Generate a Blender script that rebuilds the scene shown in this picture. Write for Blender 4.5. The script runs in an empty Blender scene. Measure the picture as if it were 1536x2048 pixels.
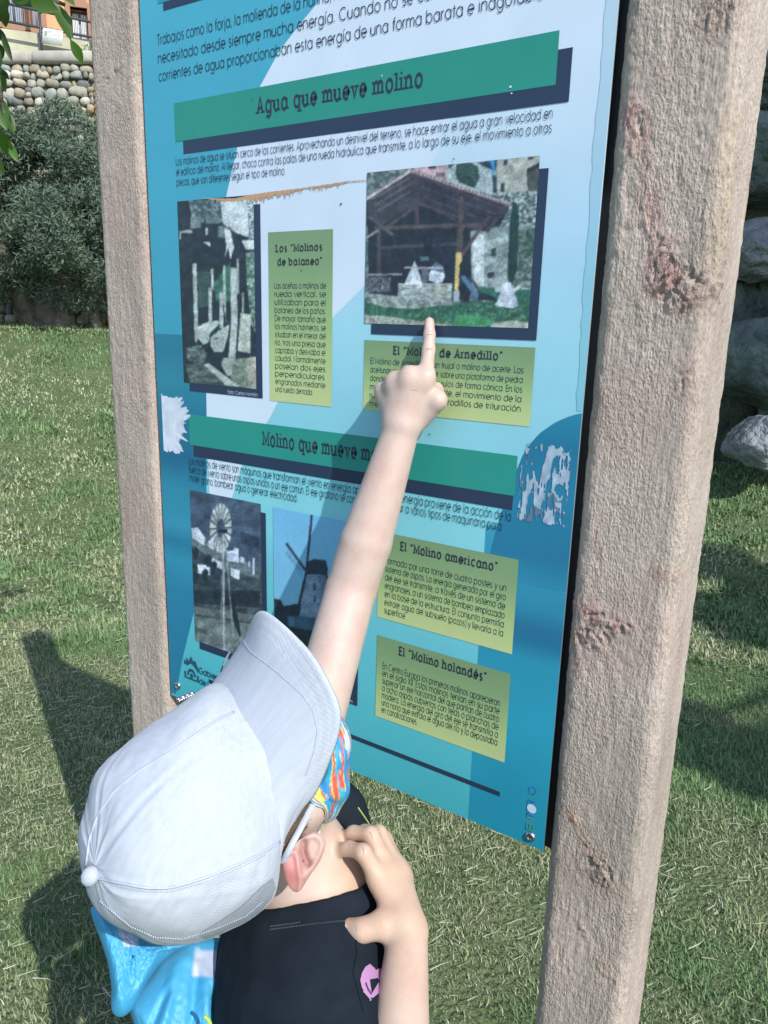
import bpy, math, random
import numpy as np
from mathutils import Vector, Matrix
from mathutils.bvhtree import BVHTree

random.seed(7)
rng = np.random.default_rng(11)
SC = bpy.context.scene
COL = SC.collection
H = 1.387                                   # camera height above the lawn

# ------------------------------------------------------------------ camera, world, sun, exposure
F_PX = 1532.0                               # focal length in pixels of the 1536x2048 photograph
CX, CY = 768.0, 1024.0
R = np.array([[0.82890635, 0.1568438, -0.53694906],
              [0.55879917, -0.18815966, 0.80767532],
              [0.02564672, -0.96953389, -0.24361092]])   # camera (right, down, forward) -> world
cam_d = bpy.data.cameras.new('camera')
cam = bpy.data.objects.new('camera', cam_d)
COL.objects.link(cam)
cam_d.sensor_fit = 'VERTICAL'
cam_d.sensor_height = 36.0
cam_d.lens = F_PX / 2048 * 36.0
cam_d.clip_start = 0.02
cam_d.clip_end = 400
cam.matrix_world = Matrix([[R[0, 0], -R[0, 1], -R[0, 2], 0],
                           [R[1, 0], -R[1, 1], -R[1, 2], 0],
                           [R[2, 0], -R[2, 1], -R[2, 2], H],
                           [0, 0, 0, 1]])
SC.camera = cam

SUN = np.array([-0.6872, 0.3295, -0.6473]); SUN /= np.linalg.norm(SUN)     # direction the light travels
world = bpy.data.worlds.new('World'); SC.world = world; world.use_nodes = True
wn = world.node_tree.nodes; wl = world.node_tree.links
sky = wn.new('ShaderNodeTexSky'); sky.sky_type = 'NISHITA'; sky.sun_disc = False
sky.sun_elevation = math.asin(-SUN[2])
sky.sun_rotation = math.atan2(-SUN[0], -SUN[1])
sky.air_density = 1.0; sky.dust_density = 0.6; sky.ozone_density = 2.0
wl.new(sky.outputs[0], wn['Background'].inputs[0])
wn['Background'].inputs[1].default_value = 0.165
sun_d = bpy.data.lights.new('sun', 'SUN'); sun_d.energy = 3.7; sun_d.angle = math.radians(0.53)
sun_d.color = (1.0, 0.965, 0.91)
sun = bpy.data.objects.new('sun', sun_d); COL.objects.link(sun)
sun.rotation_euler = Vector(SUN).to_track_quat('-Z', 'Y').to_euler()
sun.location = (3, -2, 6)
SC.view_settings.view_transform = 'Standard'
SC.view_settings.look = 'None'
SC.view_settings.exposure = 0.35
SC.view_settings.gamma = 1.0
SC.view_settings.use_curve_mapping = False

# ------------------------------------------------------------------ geometry helpers
def ray(px, py):
    d = R @ np.array([px - CX, py - CY, F_PX]); return d / np.linalg.norm(d)
CAM = np.array([0, 0, H])
def at(px, py, dist):                       # point at a distance from the lens
    return CAM + ray(px, py) * dist
def at_y(px, py, y):                        # point on the plane y = const
    r = ray(px, py); return CAM + r * (y / r[1])
def proj(P):
    q = (np.asarray(P) - CAM) @ R
    return np.stack([q[..., 0] / q[..., 2] * F_PX + CX, q[..., 1] / q[..., 2] * F_PX + CY], -1)
def lin(c):
    c = np.asarray(c, float) / 255.0
    return np.where(c <= 0.04045, c / 12.92, ((c + 0.055) / 1.055) ** 2.4)

def link(o, parent=None, kind=None, label=None, cat=None, group=None):
    COL.objects.link(o)
    if parent is not None: o.parent = parent
    if kind: o['kind'] = kind
    if label: o['label'] = label
    if cat: o['category'] = cat
    if group: o['group'] = group
    return o
def empty(name, loc, label, cat, group=None):
    o = bpy.data.objects.new(name, None); o.location = loc; o.empty_display_size = 0.05
    return link(o, None, None, label, cat, group)
def child_fix(o, parent):                   # geometry is in world coordinates, parent is an unrotated Empty
    if parent is None: return
    p = Vector((0, 0, 0)); q = parent
    while q is not None:
        p += Vector(q.location); q = q.parent
    o.location = -p
def nmesh(name, V, Fq, mat, parent=None, smooth=True, col=None, attrs=None, **kw):
    """V (n,3); Fq array (m,3|4) or list of index lists"""
    me = bpy.data.meshes.new(name)
    V = np.asarray(V, np.float32)
    if isinstance(Fq, np.ndarray):
        k = Fq.shape[1]; m = len(Fq)
        me.vertices.add(len(V)); me.vertices.foreach_set('co', V.ravel())
        me.loops.add(m * k); me.loops.foreach_set('vertex_index', Fq.astype(np.int32).ravel())
        me.polygons.add(m); me.polygons.foreach_set('loop_start', np.arange(0, m * k, k, dtype=np.int32))
        me.update(calc_edges=True)
    else:
        me.from_pydata([tuple(map(float, v)) for v in V], [], Fq); me.update()
    if col is not None:
        a = me.color_attributes.new('Col', 'FLOAT_COLOR', 'POINT')
        c = np.ones((len(V), 4), np.float32); c[:, :3] = col
        a.data.foreach_set('color', c.ravel())
    for k_, v_ in (attrs or {}).items():
        a = me.attributes.new(k_, 'FLOAT', 'POINT'); a.data.foreach_set('value', np.asarray(v_, np.float32))
    me.materials.append(mat)
    if smooth: me.polygons.foreach_set('use_smooth', np.ones(len(me.polygons), bool))
    o = bpy.data.objects.new(name, me)
    link(o, parent, **kw)
    child_fix(o, parent)
    return o
def gridfaces(nr, nc, closed=False):
    i = np.arange(nr - 1)[:, None]; j = np.arange(nc if closed else nc - 1)[None, :]
    j2 = (j + 1) % nc
    a = i * nc + j; b = i * nc + j2; c = (i + 1) * nc + j2; d = (i + 1) * nc + j
    return np.stack([a, b, c, d], -1).reshape(-1, 4)
def box_vf(lo, hi):
    x0, y0, z0 = lo; x1, y1, z1 = hi
    V = np.array([[x0, y0, z0], [x1, y0, z0], [x1, y1, z0], [x0, y1, z0], [x0, y0, z1], [x1, y0, z1], [x1, y1, z1], [x0, y1, z1]], float)
    Fq = np.array([[0, 3, 2, 1], [4, 5, 6, 7], [0, 1, 5, 4], [1, 2, 6, 5], [2, 3, 7, 6], [3, 0, 4, 7]])
    return V, Fq
def bevel_box_vf(sx, sy, sz, b):
    """box centred on origin with chamfered edges, 24 verts"""
    V = []
    for ax in range(3):
        for s in (-1, 1):
            o = [0, 1, 2]; o.remove(ax)
            for a, c in ((-1, -1), (1, -1), (1, 1), (-1, 1)):
                v = [0, 0, 0]; h = (sx / 2, sy / 2, sz / 2)
                v[ax] = s * h[ax]; v[o[0]] = a * (h[o[0]] - b); v[o[1]] = c * (h[o[1]] - b); V.append(v)
    import bmesh
    bm = bmesh.new()
    for v in V: bm.verts.new(v)
    r = bmesh.ops.convex_hull(bm, input=bm.verts[:])
    bm.verts.index_update()
    VV = np.array([v.co[:] for v in bm.verts]); FF = [[v.index for v in f.verts] for f in bm.faces]
    bm.free(); return VV, np.array(FF)
def tube_vf(P, r, n=8, caps=True):
    P = np.asarray(P, float); r = np.broadcast_to(np.asarray(r, float), (len(P),))
    T = np.gradient(P, axis=0); T /= np.linalg.norm(T, axis=1)[:, None] + 1e-12
    up = np.array([0, 0, 1.0]) if abs(T[0][2]) < .9 else np.array([1.0, 0, 0])
    N = np.cross(T[0], up); N /= np.linalg.norm(N); V = []
    for i in range(len(P)):
        N = N - T[i] * (N @ T[i]); N /= np.linalg.norm(N); B = np.cross(T[i], N)
        a = np.linspace(0, 2 * np.pi, n, endpoint=False)
        V.append(P[i] + r[i] * (np.cos(a)[:, None] * N + np.sin(a)[:, None] * B))
    V = np.concatenate(V); Fq = gridfaces(len(P), n, True).tolist()
    if caps:
        Fq.append(list(range(n))[::-1]); Fq.append([(len(P) - 1) * n + k for k in range(n)])
    return V, Fq
def spline(P, n):
    P = np.asarray(P, float); m = len(P); t = np.linspace(0, m - 1, n); out = []
    for u in t:
        i = min(int(u), m - 2); f = u - i
        p0 = P[max(i - 1, 0)]; p1 = P[i]; p2 = P[i + 1]; p3 = P[min(i + 2, m - 1)]
        out.append(0.5 * (2 * p1 + (p2 - p0) * f + (2 * p0 - 5 * p1 + 4 * p2 - p3) * f * f + (3 * p1 - p0 - 3 * p2 + p3) * f ** 3))
    return np.array(out)
class Bag:                                   # collects several shapes for ONE mesh
    def __init__(s): s.V = []; s.F = []; s.C = []; s.n = 0
    def add(s, V, Fq, c=None):
        V = np.asarray(V, float); s.V.append(V)
        for f in (Fq.tolist() if isinstance(Fq, np.ndarray) else Fq): s.F.append([i + s.n for i in f])
        if c is not None:
            c = np.asarray(c, float); s.C.append(np.broadcast_to(c, (len(V), 3)))
        s.n += len(V)
    def build(s, name, mat, parent=None, smooth=False, **kw):
        V = np.concatenate(s.V); return nmesh(name, V, s.F, mat, parent, smooth, np.concatenate(s.C) if s.C else None, **kw)

# value noise
_tab = rng.random(65536).astype(np.float32)
def _h(i, j, k): return _tab[((i * 73856093) ^ (j * 19349663) ^ (k * 83492791)) & 65535]
def vnoise(P, s=1.0):
    P = np.asarray(P) * s + 1000.0; I = np.floor(P).astype(np.int64); f = (P - I); f = f * f * (3 - 2 * f)
    i, j, k = I[..., 0], I[..., 1], I[..., 2]; x, y, z = f[..., 0], f[..., 1], f[..., 2]
    def l(a, b, t): return a + (b - a) * t
    return l(l(l(_h(i, j, k), _h(i + 1, j, k), x), l(_h(i, j + 1, k), _h(i + 1, j + 1, k), x), y),
             l(l(_h(i, j, k + 1), _h(i + 1, j, k + 1), x), l(_h(i, j + 1, k + 1), _h(i + 1, j + 1, k + 1), x), y), z)
def fbm(P, s=1.0, o=4):
    v = 0; a = .5; t = 0
    for q in range(o): v = v + a * vnoise(P, s * 2.03 ** q + q * .37); t += a; a *= .5
    return v / t

# ------------------------------------------------------------------ materials
def mat(name, col=(.5, .5, .5), rough=.6, attr=None, var=0, vscale=20, bump=0, bscale=200, bdist=.001, metal=0, spec=.5, sss=0, detail=4, sheen=0, stretch=None, objrand=0):
    m = bpy.data.materials.new(name); m.use_nodes = True; nt = m.node_tree; N = nt.nodes; L = nt.links
    b = N['Principled BSDF']; b.inputs['Roughness'].default_value = rough; b.inputs['Metallic'].default_value = metal
    b.inputs['Specular IOR Level'].default_value = spec
    if sss:
        b.inputs['Subsurface Weight'].default_value = sss; b.inputs['Subsurface Radius'].default_value = (1, .35, .2); b.inputs['Subsurface Scale'].default_value = .006
    if sheen: b.inputs['Sheen Weight'].default_value = sheen
    tc = N.new('ShaderNodeTexCoord'); src = tc.outputs['Object']
    if stretch:
        mp = N.new('ShaderNodeMapping'); mp.inputs['Scale'].default_value = stretch; L.new(src, mp.inputs[0]); src = mp.outputs[0]
    if attr:
        a = N.new('ShaderNodeAttribute'); a.attribute_name = attr; c = a.outputs['Color']
    else:
        a = N.new('ShaderNodeRGB'); a.outputs[0].default_value = (*col, 1); c = a.outputs[0]
    if var:
        n = N.new('ShaderNodeTexNoise'); n.inputs['Scale'].default_value = vscale; n.inputs['Detail'].default_value = detail
        L.new(src, n.inputs['Vector'])
        mr = N.new('ShaderNodeMapRange'); mr.inputs['From Min'].default_value = .3; mr.inputs['From Max'].default_value = .7
        mr.inputs['To Min'].default_value = 1 - var; mr.inputs['To Max'].default_value = 1 + var; L.new(n.outputs['Fac'], mr.inputs['Value'])
        mx = N.new('ShaderNodeVectorMath'); mx.operation = 'SCALE'; L.new(c, mx.inputs[0]); L.new(mr.outputs[0], mx.inputs['Scale']); c = mx.outputs[0]
    if objrand:
        oi = N.new('ShaderNodeObjectInfo'); hs = N.new('ShaderNodeHueSaturation')
        mr = N.new('ShaderNodeMapRange'); mr.inputs['To Min'].default_value = 1 - objrand; mr.inputs['To Max'].default_value = 1 + objrand
        L.new(oi.outputs['Random'], mr.inputs['Value']); L.new(mr.outputs[0], hs.inputs['Value']); L.new(c, hs.inputs['Color']); c = hs.outputs[0]
    L.new(c, b.inputs['Base Color'])
    if bump:
        n = N.new('ShaderNodeTexNoise'); n.inputs['Scale'].default_value = bscale; n.inputs['Detail'].default_value = 5; L.new(src, n.inputs['Vector'])
        bp = N.new('ShaderNodeBump'); bp.inputs['Strength'].default_value = bump; bp.inputs['Distance'].default_value = bdist
        L.new(n.outputs['Fac'], bp.inputs['Height']); L.new(bp.outputs[0], b.inputs['Normal'])
    return m
def ramp(N, stops):
    r = N.new('ShaderNodeValToRGB'); e = r.color_ramp.elements
    while len(e) < len(stops): e.new(.5)
    for k, (p, c) in enumerate(stops): e[k].position = p; e[k].color = (*c, 1)
    return r
# ------------------------------------------------------------------ terrain
def ground_z(x, y):
    x = np.asarray(x, float); y = np.asarray(y, float)
    r = np.hypot(x, y)
    z = 0.262 * np.where(r < 3.2, 0, np.where(r < 4.6, (r - 3.2) ** 2 / 2.8, r - 3.9))
    z = np.minimum(z, 1.20 + 0.01 * np.maximum(0, r - 8.5))
    P = np.stack([x, y, 0 * x], -1)
    return z + 0.05 * (vnoise(P, .9) - .5) * np.clip((r - 2.5) / 3, 0, 1) + 0.016 * (vnoise(P, 4.) - .5)

def tag_patch(P):                            # 0 = lush green, 1 = dry straw
    a = fbm(P, 1.1, 4); b = fbm(P + 7, 5., 3)
    return np.clip((.55 * a + .45 * b - .43) * 8.0, 0, 1)

m_ground = bpy.data.materials.new('soil'); m_ground.use_nodes = True
_N = m_ground.node_tree.nodes; _L = m_ground.node_tree.links; _b = _N['Principled BSDF']; _b.inputs['Roughness'].default_value = 1; _b.inputs['Specular IOR Level'].default_value = .1
_tc = _N.new('ShaderNodeTexCoord'); _n = _N.new('ShaderNodeTexNoise'); _n.inputs['Scale'].default_value = 2.5; _n.inputs['Detail'].default_value = 14; _n.inputs['Roughness'].default_value = .88
_L.new(_tc.outputs['Object'], _n.inputs['Vector'])
_r = ramp(_N, [(.3, (.07, .11, .05)), (.45, (.11, .16, .07)), (.6, (.17, .205, .10)), (.75, (.25, .25, .15))]); _L.new(_n.outputs['Fac'], _r.inputs[0]); _L.new(_r.outputs[0], _b.inputs['Base Color'])
_n2 = _N.new('ShaderNodeTexNoise'); _n2.inputs['Scale'].default_value = 60; _n2.inputs['Detail'].default_value = 8; _L.new(_tc.outputs['Object'], _n2.inputs['Vector'])
_bp = _N.new('ShaderNodeBump'); _bp.inputs['Distance'].default_value = .03; _bp.inputs['Strength'].default_value = 1; _L.new(_n2.outputs['Fac'], _bp.inputs['Height']); _L.new(_bp.outputs[0], _b.inputs['Normal'])
gr = np.concatenate([[0], np.geomspace(.35, 300, 110)]); ga = np.linspace(0, 2 * np.pi, 180, endpoint=False)
GX = gr[:, None] * np.cos(ga); GY = gr[:, None] * np.sin(ga)
nmesh('ground', np.stack([GX, GY, ground_z(GX, GY)], -1).reshape(-1, 3), gridfaces(len(gr), len(ga), True), m_ground, kind='structure')

m_grass = mat('grass_blade', attr='Col', rough=.75, spec=.25)
def blades(name, n, r0, r1, a0, a1, h, w, tri=False, dry=0.0, flat=False, lab=None, reject=None):
    rr = np.sqrt(rng.uniform(r0 ** 2, r1 ** 2, n)) if r0 < 3 else r0 * (r1 / r0) ** rng.random(n)
    aa = np.radians(rng.uniform(a0, a1, n)); x = rr * np.cos(aa); y = rr * np.sin(aa)
    P = np.stack([x, y, 0 * x], -1); t = tag_patch(P)
    dens = vnoise(P + 31, 9.)
    keep = rng.random(n) < (np.clip(1.05 - .30 * t, 0, 1) if not flat else .35 + .65 * t) * np.clip(.5 + dens * 1.1, 0, 1)
    x, y, t, rr = x[keep], y[keep], t[keep], rr[keep]; n = len(x); z = ground_z(x, y)
    clump = .45 + 1.1 * vnoise(np.stack([x, y, 0 * x], -1), 9.)
    hh = h * rng.uniform(.45, 1.25, n) * clump * (1 - .35 * t); ww = w * rng.uniform(.6, 1.4, n)
    yaw = rng.uniform(0, 2 * np.pi, n); lean = rng.uniform(.15, 1.2, n)
    if flat: lean = rng.uniform(1.25, 1.55, n); hh = h * rng.uniform(.4, 1.4, n)
    d = np.stack([np.cos(yaw), np.sin(yaw)], -1); s = np.stack([-d[:, 1], d[:, 0]], -1)
    base = np.stack([x, y, z - .003], -1)
    if flat: base[:, 2] += rng.uniform(.006, .03, n)
    def lv(f, wf):
        a = lean * (.35 + .65 * f) if not flat else lean
        c = base.copy(); c[:, :2] += d * (np.sin(a) * hh * f)[:, None]; c[:, 2] += np.cos(a) * hh * f * (1 if not flat else .3)
        if flat: c[:, :2] += s * (np.sin(f * 2.2) * hh * .25 * np.sin(yaw * 3))[:, None]
        o = np.zeros((n, 3)); o[:, :2] = s * (ww * wf / 2)[:, None]
        if flat: o[:, 2] = ww * wf * .25
        return c - o, c + o, c
    g = rng.random(n)
    green = np.stack([.115 + .10 * g, .20 + .13 * g, .078 + .07 * g], -1)
    straw = np.stack([.34 + .18 * g, .34 + .17 * g, .23 + .12 * g], -1)
    isd = (rng.random(n) < (dry + .30 * t ** 1.3)) if not flat else (rng.random(n) < dry)
    yel = np.stack([.26 + .14 * g, .29 + .14 * g, .145 + .09 * g], -1)
    green = green * (.62 + .76 * fbm(np.stack([x, y, 0 * x], -1) + 3, 3.2, 3))[:, None]
    c = np.where(isd[:, None], straw, green * (1 - t[:, None] * .6) + yel * t[:, None] * .6)
    a0_, b0_, _ = lv(0, 1); a1_, b1_, _ = lv(.55, .8); _, _, tip = lv(1, 0)
    if tri:
        V = np.stack([a0_, b0_, tip], 1).reshape(-1, 3); Fq = np.arange(n * 3).reshape(-1, 3); k = 3
    else:
        V = np.stack([a0_, b0_, b1_, a1_, tip], 1).reshape(-1, 3); i = np.arange(n)[:, None] * 5
        Fq = np.concatenate([i + [[0, 1, 2]], i + [[0, 2, 3]], i + [[3, 2, 4]]], 0); k = 5
    return nmesh(name, V, Fq, m_grass, smooth=False, col=np.repeat(c, k, 0), kind='stuff', label=lab, cat='grass')
blades('grass', 400000, .75, 3.6, 70, 166, .027, .0024, lab='short mown green grass around the sign and the child')
blades('grass', 320000, 3.3, 12.5, 70, 166, .042, .012, tri=True, lab='paler lawn rising towards the stone wall')
blades('dry_straw', 24000, .8, 4.5, 70, 166, .042, .0016, flat=True, dry=.6, lab='dry straw clippings lying on the lawn')

# small pale stones half sunk in the lawn at the lower left
m_pstone = mat('pale_stone', (.26, .27, .24), .95, var=.35, vscale=30, bump=.6, bscale=60, bdist=.01)
def rock_vf(seed, sub=3, rough=.25, flatz=1.0, facet=0):
    import bmesh
    bm = bmesh.new(); bmesh.ops.create_icosphere(bm, subdivisions=sub, radius=1)
    V = np.array([v.co[:] for v in bm.verts]); bm.verts.index_update(); Fq = np.array([[v.index for v in f.verts] for f in bm.faces]); bm.free()
    r = 1 + rough * 2 * (fbm(V + seed * 3.7, 1.1, 4) - .5)
    if facet:
        rs = np.random.default_rng(seed)
        for _ in range(facet):
            nrm = rs.normal(size=3); nrm /= np.linalg.norm(nrm); dd = V @ nrm; lim = rs.uniform(.6, .85)
            r = np.where(dd * r > lim, lim / np.maximum(dd, 1e-3), r)
    V = V * r[:, None]; V[:, 2] *= flatz; return V, Fq
for i, (px, py, s, lb) in enumerate([]):
    r = ray(px, py); p = CAM + r * (-H / r[2]); V, Fq = rock_vf(20 + i, 2, .3, .3)
    nmesh('stone', V * s * [1.1, .7, .25] + [p[0], p[1], ground_z(p[0], p[1]) + .001], Fq, m_pstone, label=lb, cat='stone')

# ------------------------------------------------------------------ retaining wall of rounded stones, brick pillar, coping
def rho_pt(px, py, rho):                     # point over plan distance rho along a pixel's ray
    r = ray(px, py); return CAM + r * (rho / math.hypot(r[0], r[1]))
Wa = rho_pt(0, 130, 10.0); ztop = Wa[2]
r_ = ray(187, 130); Wb = CAM + r_ * ((ztop - H) / r_[2])
wt = (Wb - Wa); wt[2] = 0; wlen = np.linalg.norm(wt); wt /= wlen          # along the wall, to the right
wn_ = np.array([wt[1], -wt[0], 0])                                        # towards the viewer
if wn_ @ (CAM - Wa) < 0: wn_ = -wn_
print('wall length seen', wlen, 'top', ztop)
wall = empty('stone_wall', (float(Wa[0]), float(Wa[1]), 1.1), 'tall retaining wall of rounded grey and ochre stones behind the olive tree', 'wall')
m_mortar = mat('mortar', (.20, .19, .16), 1, var=.3, vscale=8, bump=.8, bscale=30, bdist=.03)
m_stone = mat('field_stone', attr='Col', rough=.9, var=.22, vscale=9, bump=.7, bscale=25, bdist=.012, spec=.25)
L0, L1 = -1.6, wlen
def wallp(u, z, o): return Wa + wt * u + wn_ * o + np.array([0, 0, z - Wa[2]])
Vb = np.array([wallp(L0, .9, -.02), wallp(L1, .9, -.02), wallp(L1, ztop, -.02), wallp(L0, ztop, -.02), wallp(L0, .9, -.5), wallp(L1, .9, -.5), wallp(L1, ztop, -.5), wallp(L0, ztop, -.5)])
nmesh('wall_core', Vb, np.array([[0, 1, 2, 3], [5, 4, 7, 6], [3, 2, 6, 7], [1, 5, 6, 2], [4, 0, 3, 7]]), m_mortar, wall, smooth=False)
pal = [(.32, .32, .27), (.27, .29, .27), (.37, .35, .27), (.42, .35, .23), (.42, .37, .27), (.23, .25, .24), (.46, .44, .37), (.36, .31, .23), (.31, .31, .25), (.38, .37, .31)]
protos = []
for k in range(8): _v, _f = rock_vf(50 + k, 2, .30, 1, 9); _v = np.sign(_v) * np.abs(_v) ** .68; protos.append((_v, _f))
far = Bag(); z = ztop; cnt = 0; placed = []
while z > 1.0:
    hrow = random.uniform(.055, .115); u = L0 + random.uniform(-.1, 0)
    while u < L1 - .02:
        w = random.uniform(.05, .15) * (1.5 if random.random() < .12 else 1)
        if u + w > L1: w = L1 - u
        if w > .05:
            if hrow > .09 and w < .09 and random.random() < .6:
                placed.append((u + w / 2, z - hrow * .27, w, hrow * .5)); placed.append((u + w / 2, z - hrow * .76, w, hrow * .46))
            else: placed.append((u + w / 2, z - hrow / 2 + random.uniform(-.02, .02), w, hrow * random.uniform(.9, 1.12)))
        u += w + .006
    z -= hrow * .98
placed.sort(key=lambda s: (s[0] < -.15, s[1] < 2.3, -s[2] * s[3]))
for i, (u, z, w, h) in enumerate(placed):
    V, Fq = protos[i % 8]; a = random.uniform(-.28, .28); Q = V.copy() if i % 2 else V * [-1, 1, 1]
    if i % 2 == 0: Fq = Fq[:, ::-1]
    x = Q[:, 0] * w * .56; zz = Q[:, 2] * h * .60
    x, zz = x * math.cos(a) - zz * math.sin(a), x * math.sin(a) + zz * math.cos(a); yy = Q[:, 1] * random.uniform(.035, .07)
    P = Wa + np.outer(x + u, wt) + np.outer(yy, wn_); P[:, 2] = z + zz
    c = np.array(random.choice(pal)) * random.uniform(.75, 1.35)
    if i < 296: nmesh('stone', P, Fq, m_stone, wall, col=np.tile(c, (len(P), 1)))
    else: far.add(P, Fq, np.tile(c, (len(P), 1)))
if far.n: far.build('stonework', m_stone, wall, smooth=True, kind='stuff')
# coping blocks along the top
m_cope = mat('coping_concrete', (.46, .43, .37), .9, var=.2, vscale=5, bump=.5, bscale=40, bdist=.008, objrand=.12)
u = L0; zc = ztop
while u < L1 + 1.2:
    w = random.uniform(.75, 1.15); lo, hi = u, u + w - .03
    hh = .125 + random.uniform(-.012, .012)
    V, Fq = bevel_box_vf(hi - lo, .5, hh, .025)
    P = Wa + np.outer(V[:, 0] + (lo + hi) / 2, wt) + np.outer(V[:, 1] - .18, wn_); P[:, 2] = V[:, 2] + zc + hh / 2 + .005
    nmesh('coping_block', P, Fq, m_cope, wall, smooth=False); u += w
# brick pillar closing the wall on its right
pil = empty('brick_pillar', (float(Wb[0]), float(Wb[1]), 1.1), 'narrow brick pillar, orange above and yellow below, at the end of the stone wall', 'pillar')
m_brick = mat('brick', attr='Col', rough=.9, var=.15, vscale=20, bump=.4, bscale=60, bdist=.004)
bz = rho_pt(190, 192, 10.0)[2] - .02
Vm, Fm = bevel_box_vf(.30, .2, bz - .95, .002)
P = Wa + np.outer(Vm[:, 0] + wlen + .18, wt) + np.outer(Vm[:, 1] - .06, wn_); P[:, 2] = Vm[:, 2] + (bz + .95) / 2
nmesh('mortar_core', P, Fm, mat('brick_mortar', (.38, .34, .27), 1), pil, smooth=False)
z = bz; k = 0
bme = {}
while z > 1.12:
    f = np.clip((bz - z) / 1.3, 0, 1); f = f * f * (3 - 2 * f)
    c = np.array([.50, .235, .12]) * (1 - f) + np.array([.55, .43, .21]) * f; c = c * random.uniform(.85, 1.12)
    for s in ((-.09, .16), (.09, .17)) if k % 2 else ((-.04, .25), (.13, .075)):
        V, Fq = bevel_box_vf(s[1], .22, .046, .004)
        P = Wa + np.outer(V[:, 0] + wlen + .18 + s[0], wt) + np.outer(V[:, 1] - .045 + random.uniform(-.004, .004), wn_); P[:, 2] = V[:, 2] + z - .03
        nmesh('brick', P, Fq, m_brick, pil, smooth=False, col=np.tile(c, (len(P), 1)))
    z -= .058; k += 1
# terrace above the wall: mossy render band, then the orange house
def house_frame():
    A = rho_pt(-60, 55, 13.5); r = ray(190, 86); B = CAM + r * ((A[2] - H) / r[2]); return A, B
HA, HB = house_frame(); ht = HB - HA; ht[2] = 0; hlen = np.linalg.norm(ht); ht /= hlen; hn = np.array([ht[1], -ht[0], 0]); hn = hn if hn @ (CAM - HA) > 0 else -hn
print('house', hlen, HA, HB)
def hp(u, z, o=0): return HA + ht * u + hn * o + np.array([0, 0, z - HA[2]])
def house_uz(px, py, o=0):                  # pixel -> facade coordinates
    r = ray(px, py); t = ((HA + hn * o - CAM) @ hn) / (r @ hn); P = CAM + r * t; return (P - HA) @ ht, P[2]
def hbox(u0, u1, z0, z1, o0, o1):
    V = np.array([hp(u0, z0, o0), hp(u1, z0, o0), hp(u1, z1, o0), hp(u0, z1, o0), hp(u0, z0, o1), hp(u1, z0, o1), hp(u1, z1, o1), hp(u0, z1, o1)])
    return V, np.array([[0, 3, 2, 1], [4, 5, 6, 7], [0, 1, 5, 4], [1, 2, 6, 5], [2, 3, 7, 6], [3, 0, 4, 7]])
terr_z = ztop + .125
m_bank = mat('bank', (.24, .25, .14), 1, var=.4, vscale=3, bump=1, bscale=12, bdist=.05)
def bank_pt(s, k):                         # from the coping back up to the house plinth
    a = wallp(L0 - 2 + s * (L1 + 6 - L0), terr_z - .01, -.40); b = hp(-4 + s * (hlen + 8), HA[2] - .42, .04)
    return a * (1 - k) + b * k + np.array([0, 0, .06 * math.sin(s * 40 + k * 5) * (k * (1 - k)) * 2])
Vt = np.array([bank_pt(s, k) for k in np.linspace(0, 1, 8) for s in np.linspace(0, 1, 40)])
nmesh('bank', Vt, gridfaces(8, 40), m_bank, kind='structure')
plv = empty('low_wall', tuple(map(float, hp(1, HA[2] - .3, .1))), 'mossy pale green low wall under the orange house', 'wall')
m_low = mat('mossy_render', (.40, .39, .27), 1, var=.3, vscale=2.5, bump=.6, bscale=20, bdist=.02)
V, Fq = hbox(-4, hlen + 4, HA[2] - .75, HA[2] - .02, .05, .2); nmesh('rendered_face', V, Fq, m_low, plv, smooth=False)
house = empty('house', tuple(map(float, hp(1, HA[2], -.2))), 'orange rendered house with white shuttered windows above the stone wall', 'house')
m_or = mat('orange_render', (.66, .36, .19), .95, var=.08, vscale=3, bump=.3, bscale=60, bdist=.004)
wins = [((2, -40), (46, 45)), ((46, -40), (80, 52)), ((142, 16), (176, 82))]
W = []
for a, b in wins:
    u0, _ = house_uz(a[0], (a[1] + b[1]) / 2); u1, _ = house_uz(b[0], (a[1] + b[1]) / 2); um = (a[0] + b[0]) / 2
    z1 = house_uz(um, a[1])[1]; z0 = house_uz(um, b[1])[1]; W.append([u0, u1, z0, z1])
W[1][0] = W[0][1] + .08
W[0][2] = W[1][2] = min(W[0][2], W[1][2]); W[0][3] = W[1][3]
us = sorted([-4, hlen + 5] + [w[0] for w in W] + [w[1] for w in W]); zs = sorted([HA[2], HA[2] + 5] + [W[0][2], W[0][3], W[2][2], W[2][3]])
bg = Bag()
for i in range(len(us) - 1):
    for j in range(len(zs) - 1):
        uc, zc_ = (us[i] + us[i + 1]) / 2, (zs[j] + zs[j + 1]) / 2
        if any(w[0] < uc < w[1] and w[2] < zc_ < w[3] for w in W): continue
        bg.add(*hbox(us[i], us[i + 1], zs[j], zs[j + 1], -.25, 0))
bg.build('facade', m_or, house)
V, Fq = hbox(-4, hlen + 5, HA[2], HA[2] + 5, -6, -.26); nmesh('house_body', V, Fq, m_or, house, smooth=False)
V, Fq = hbox(-4.3, hlen + 5.3, HA[2] + 5.0, HA[2] + 5.2, -6.3, .4); nmesh('roof', V, Fq, mat('roof_tile', (.35, .15, .08), .9), house, smooth=False)
m_wfr = mat('window_surround', (.36, .20, .13), .9); m_sh = mat('white_shutter', (.72, .74, .78), .6); m_gl = mat('dark_glass', (.16, .19, .24), .15)
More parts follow.
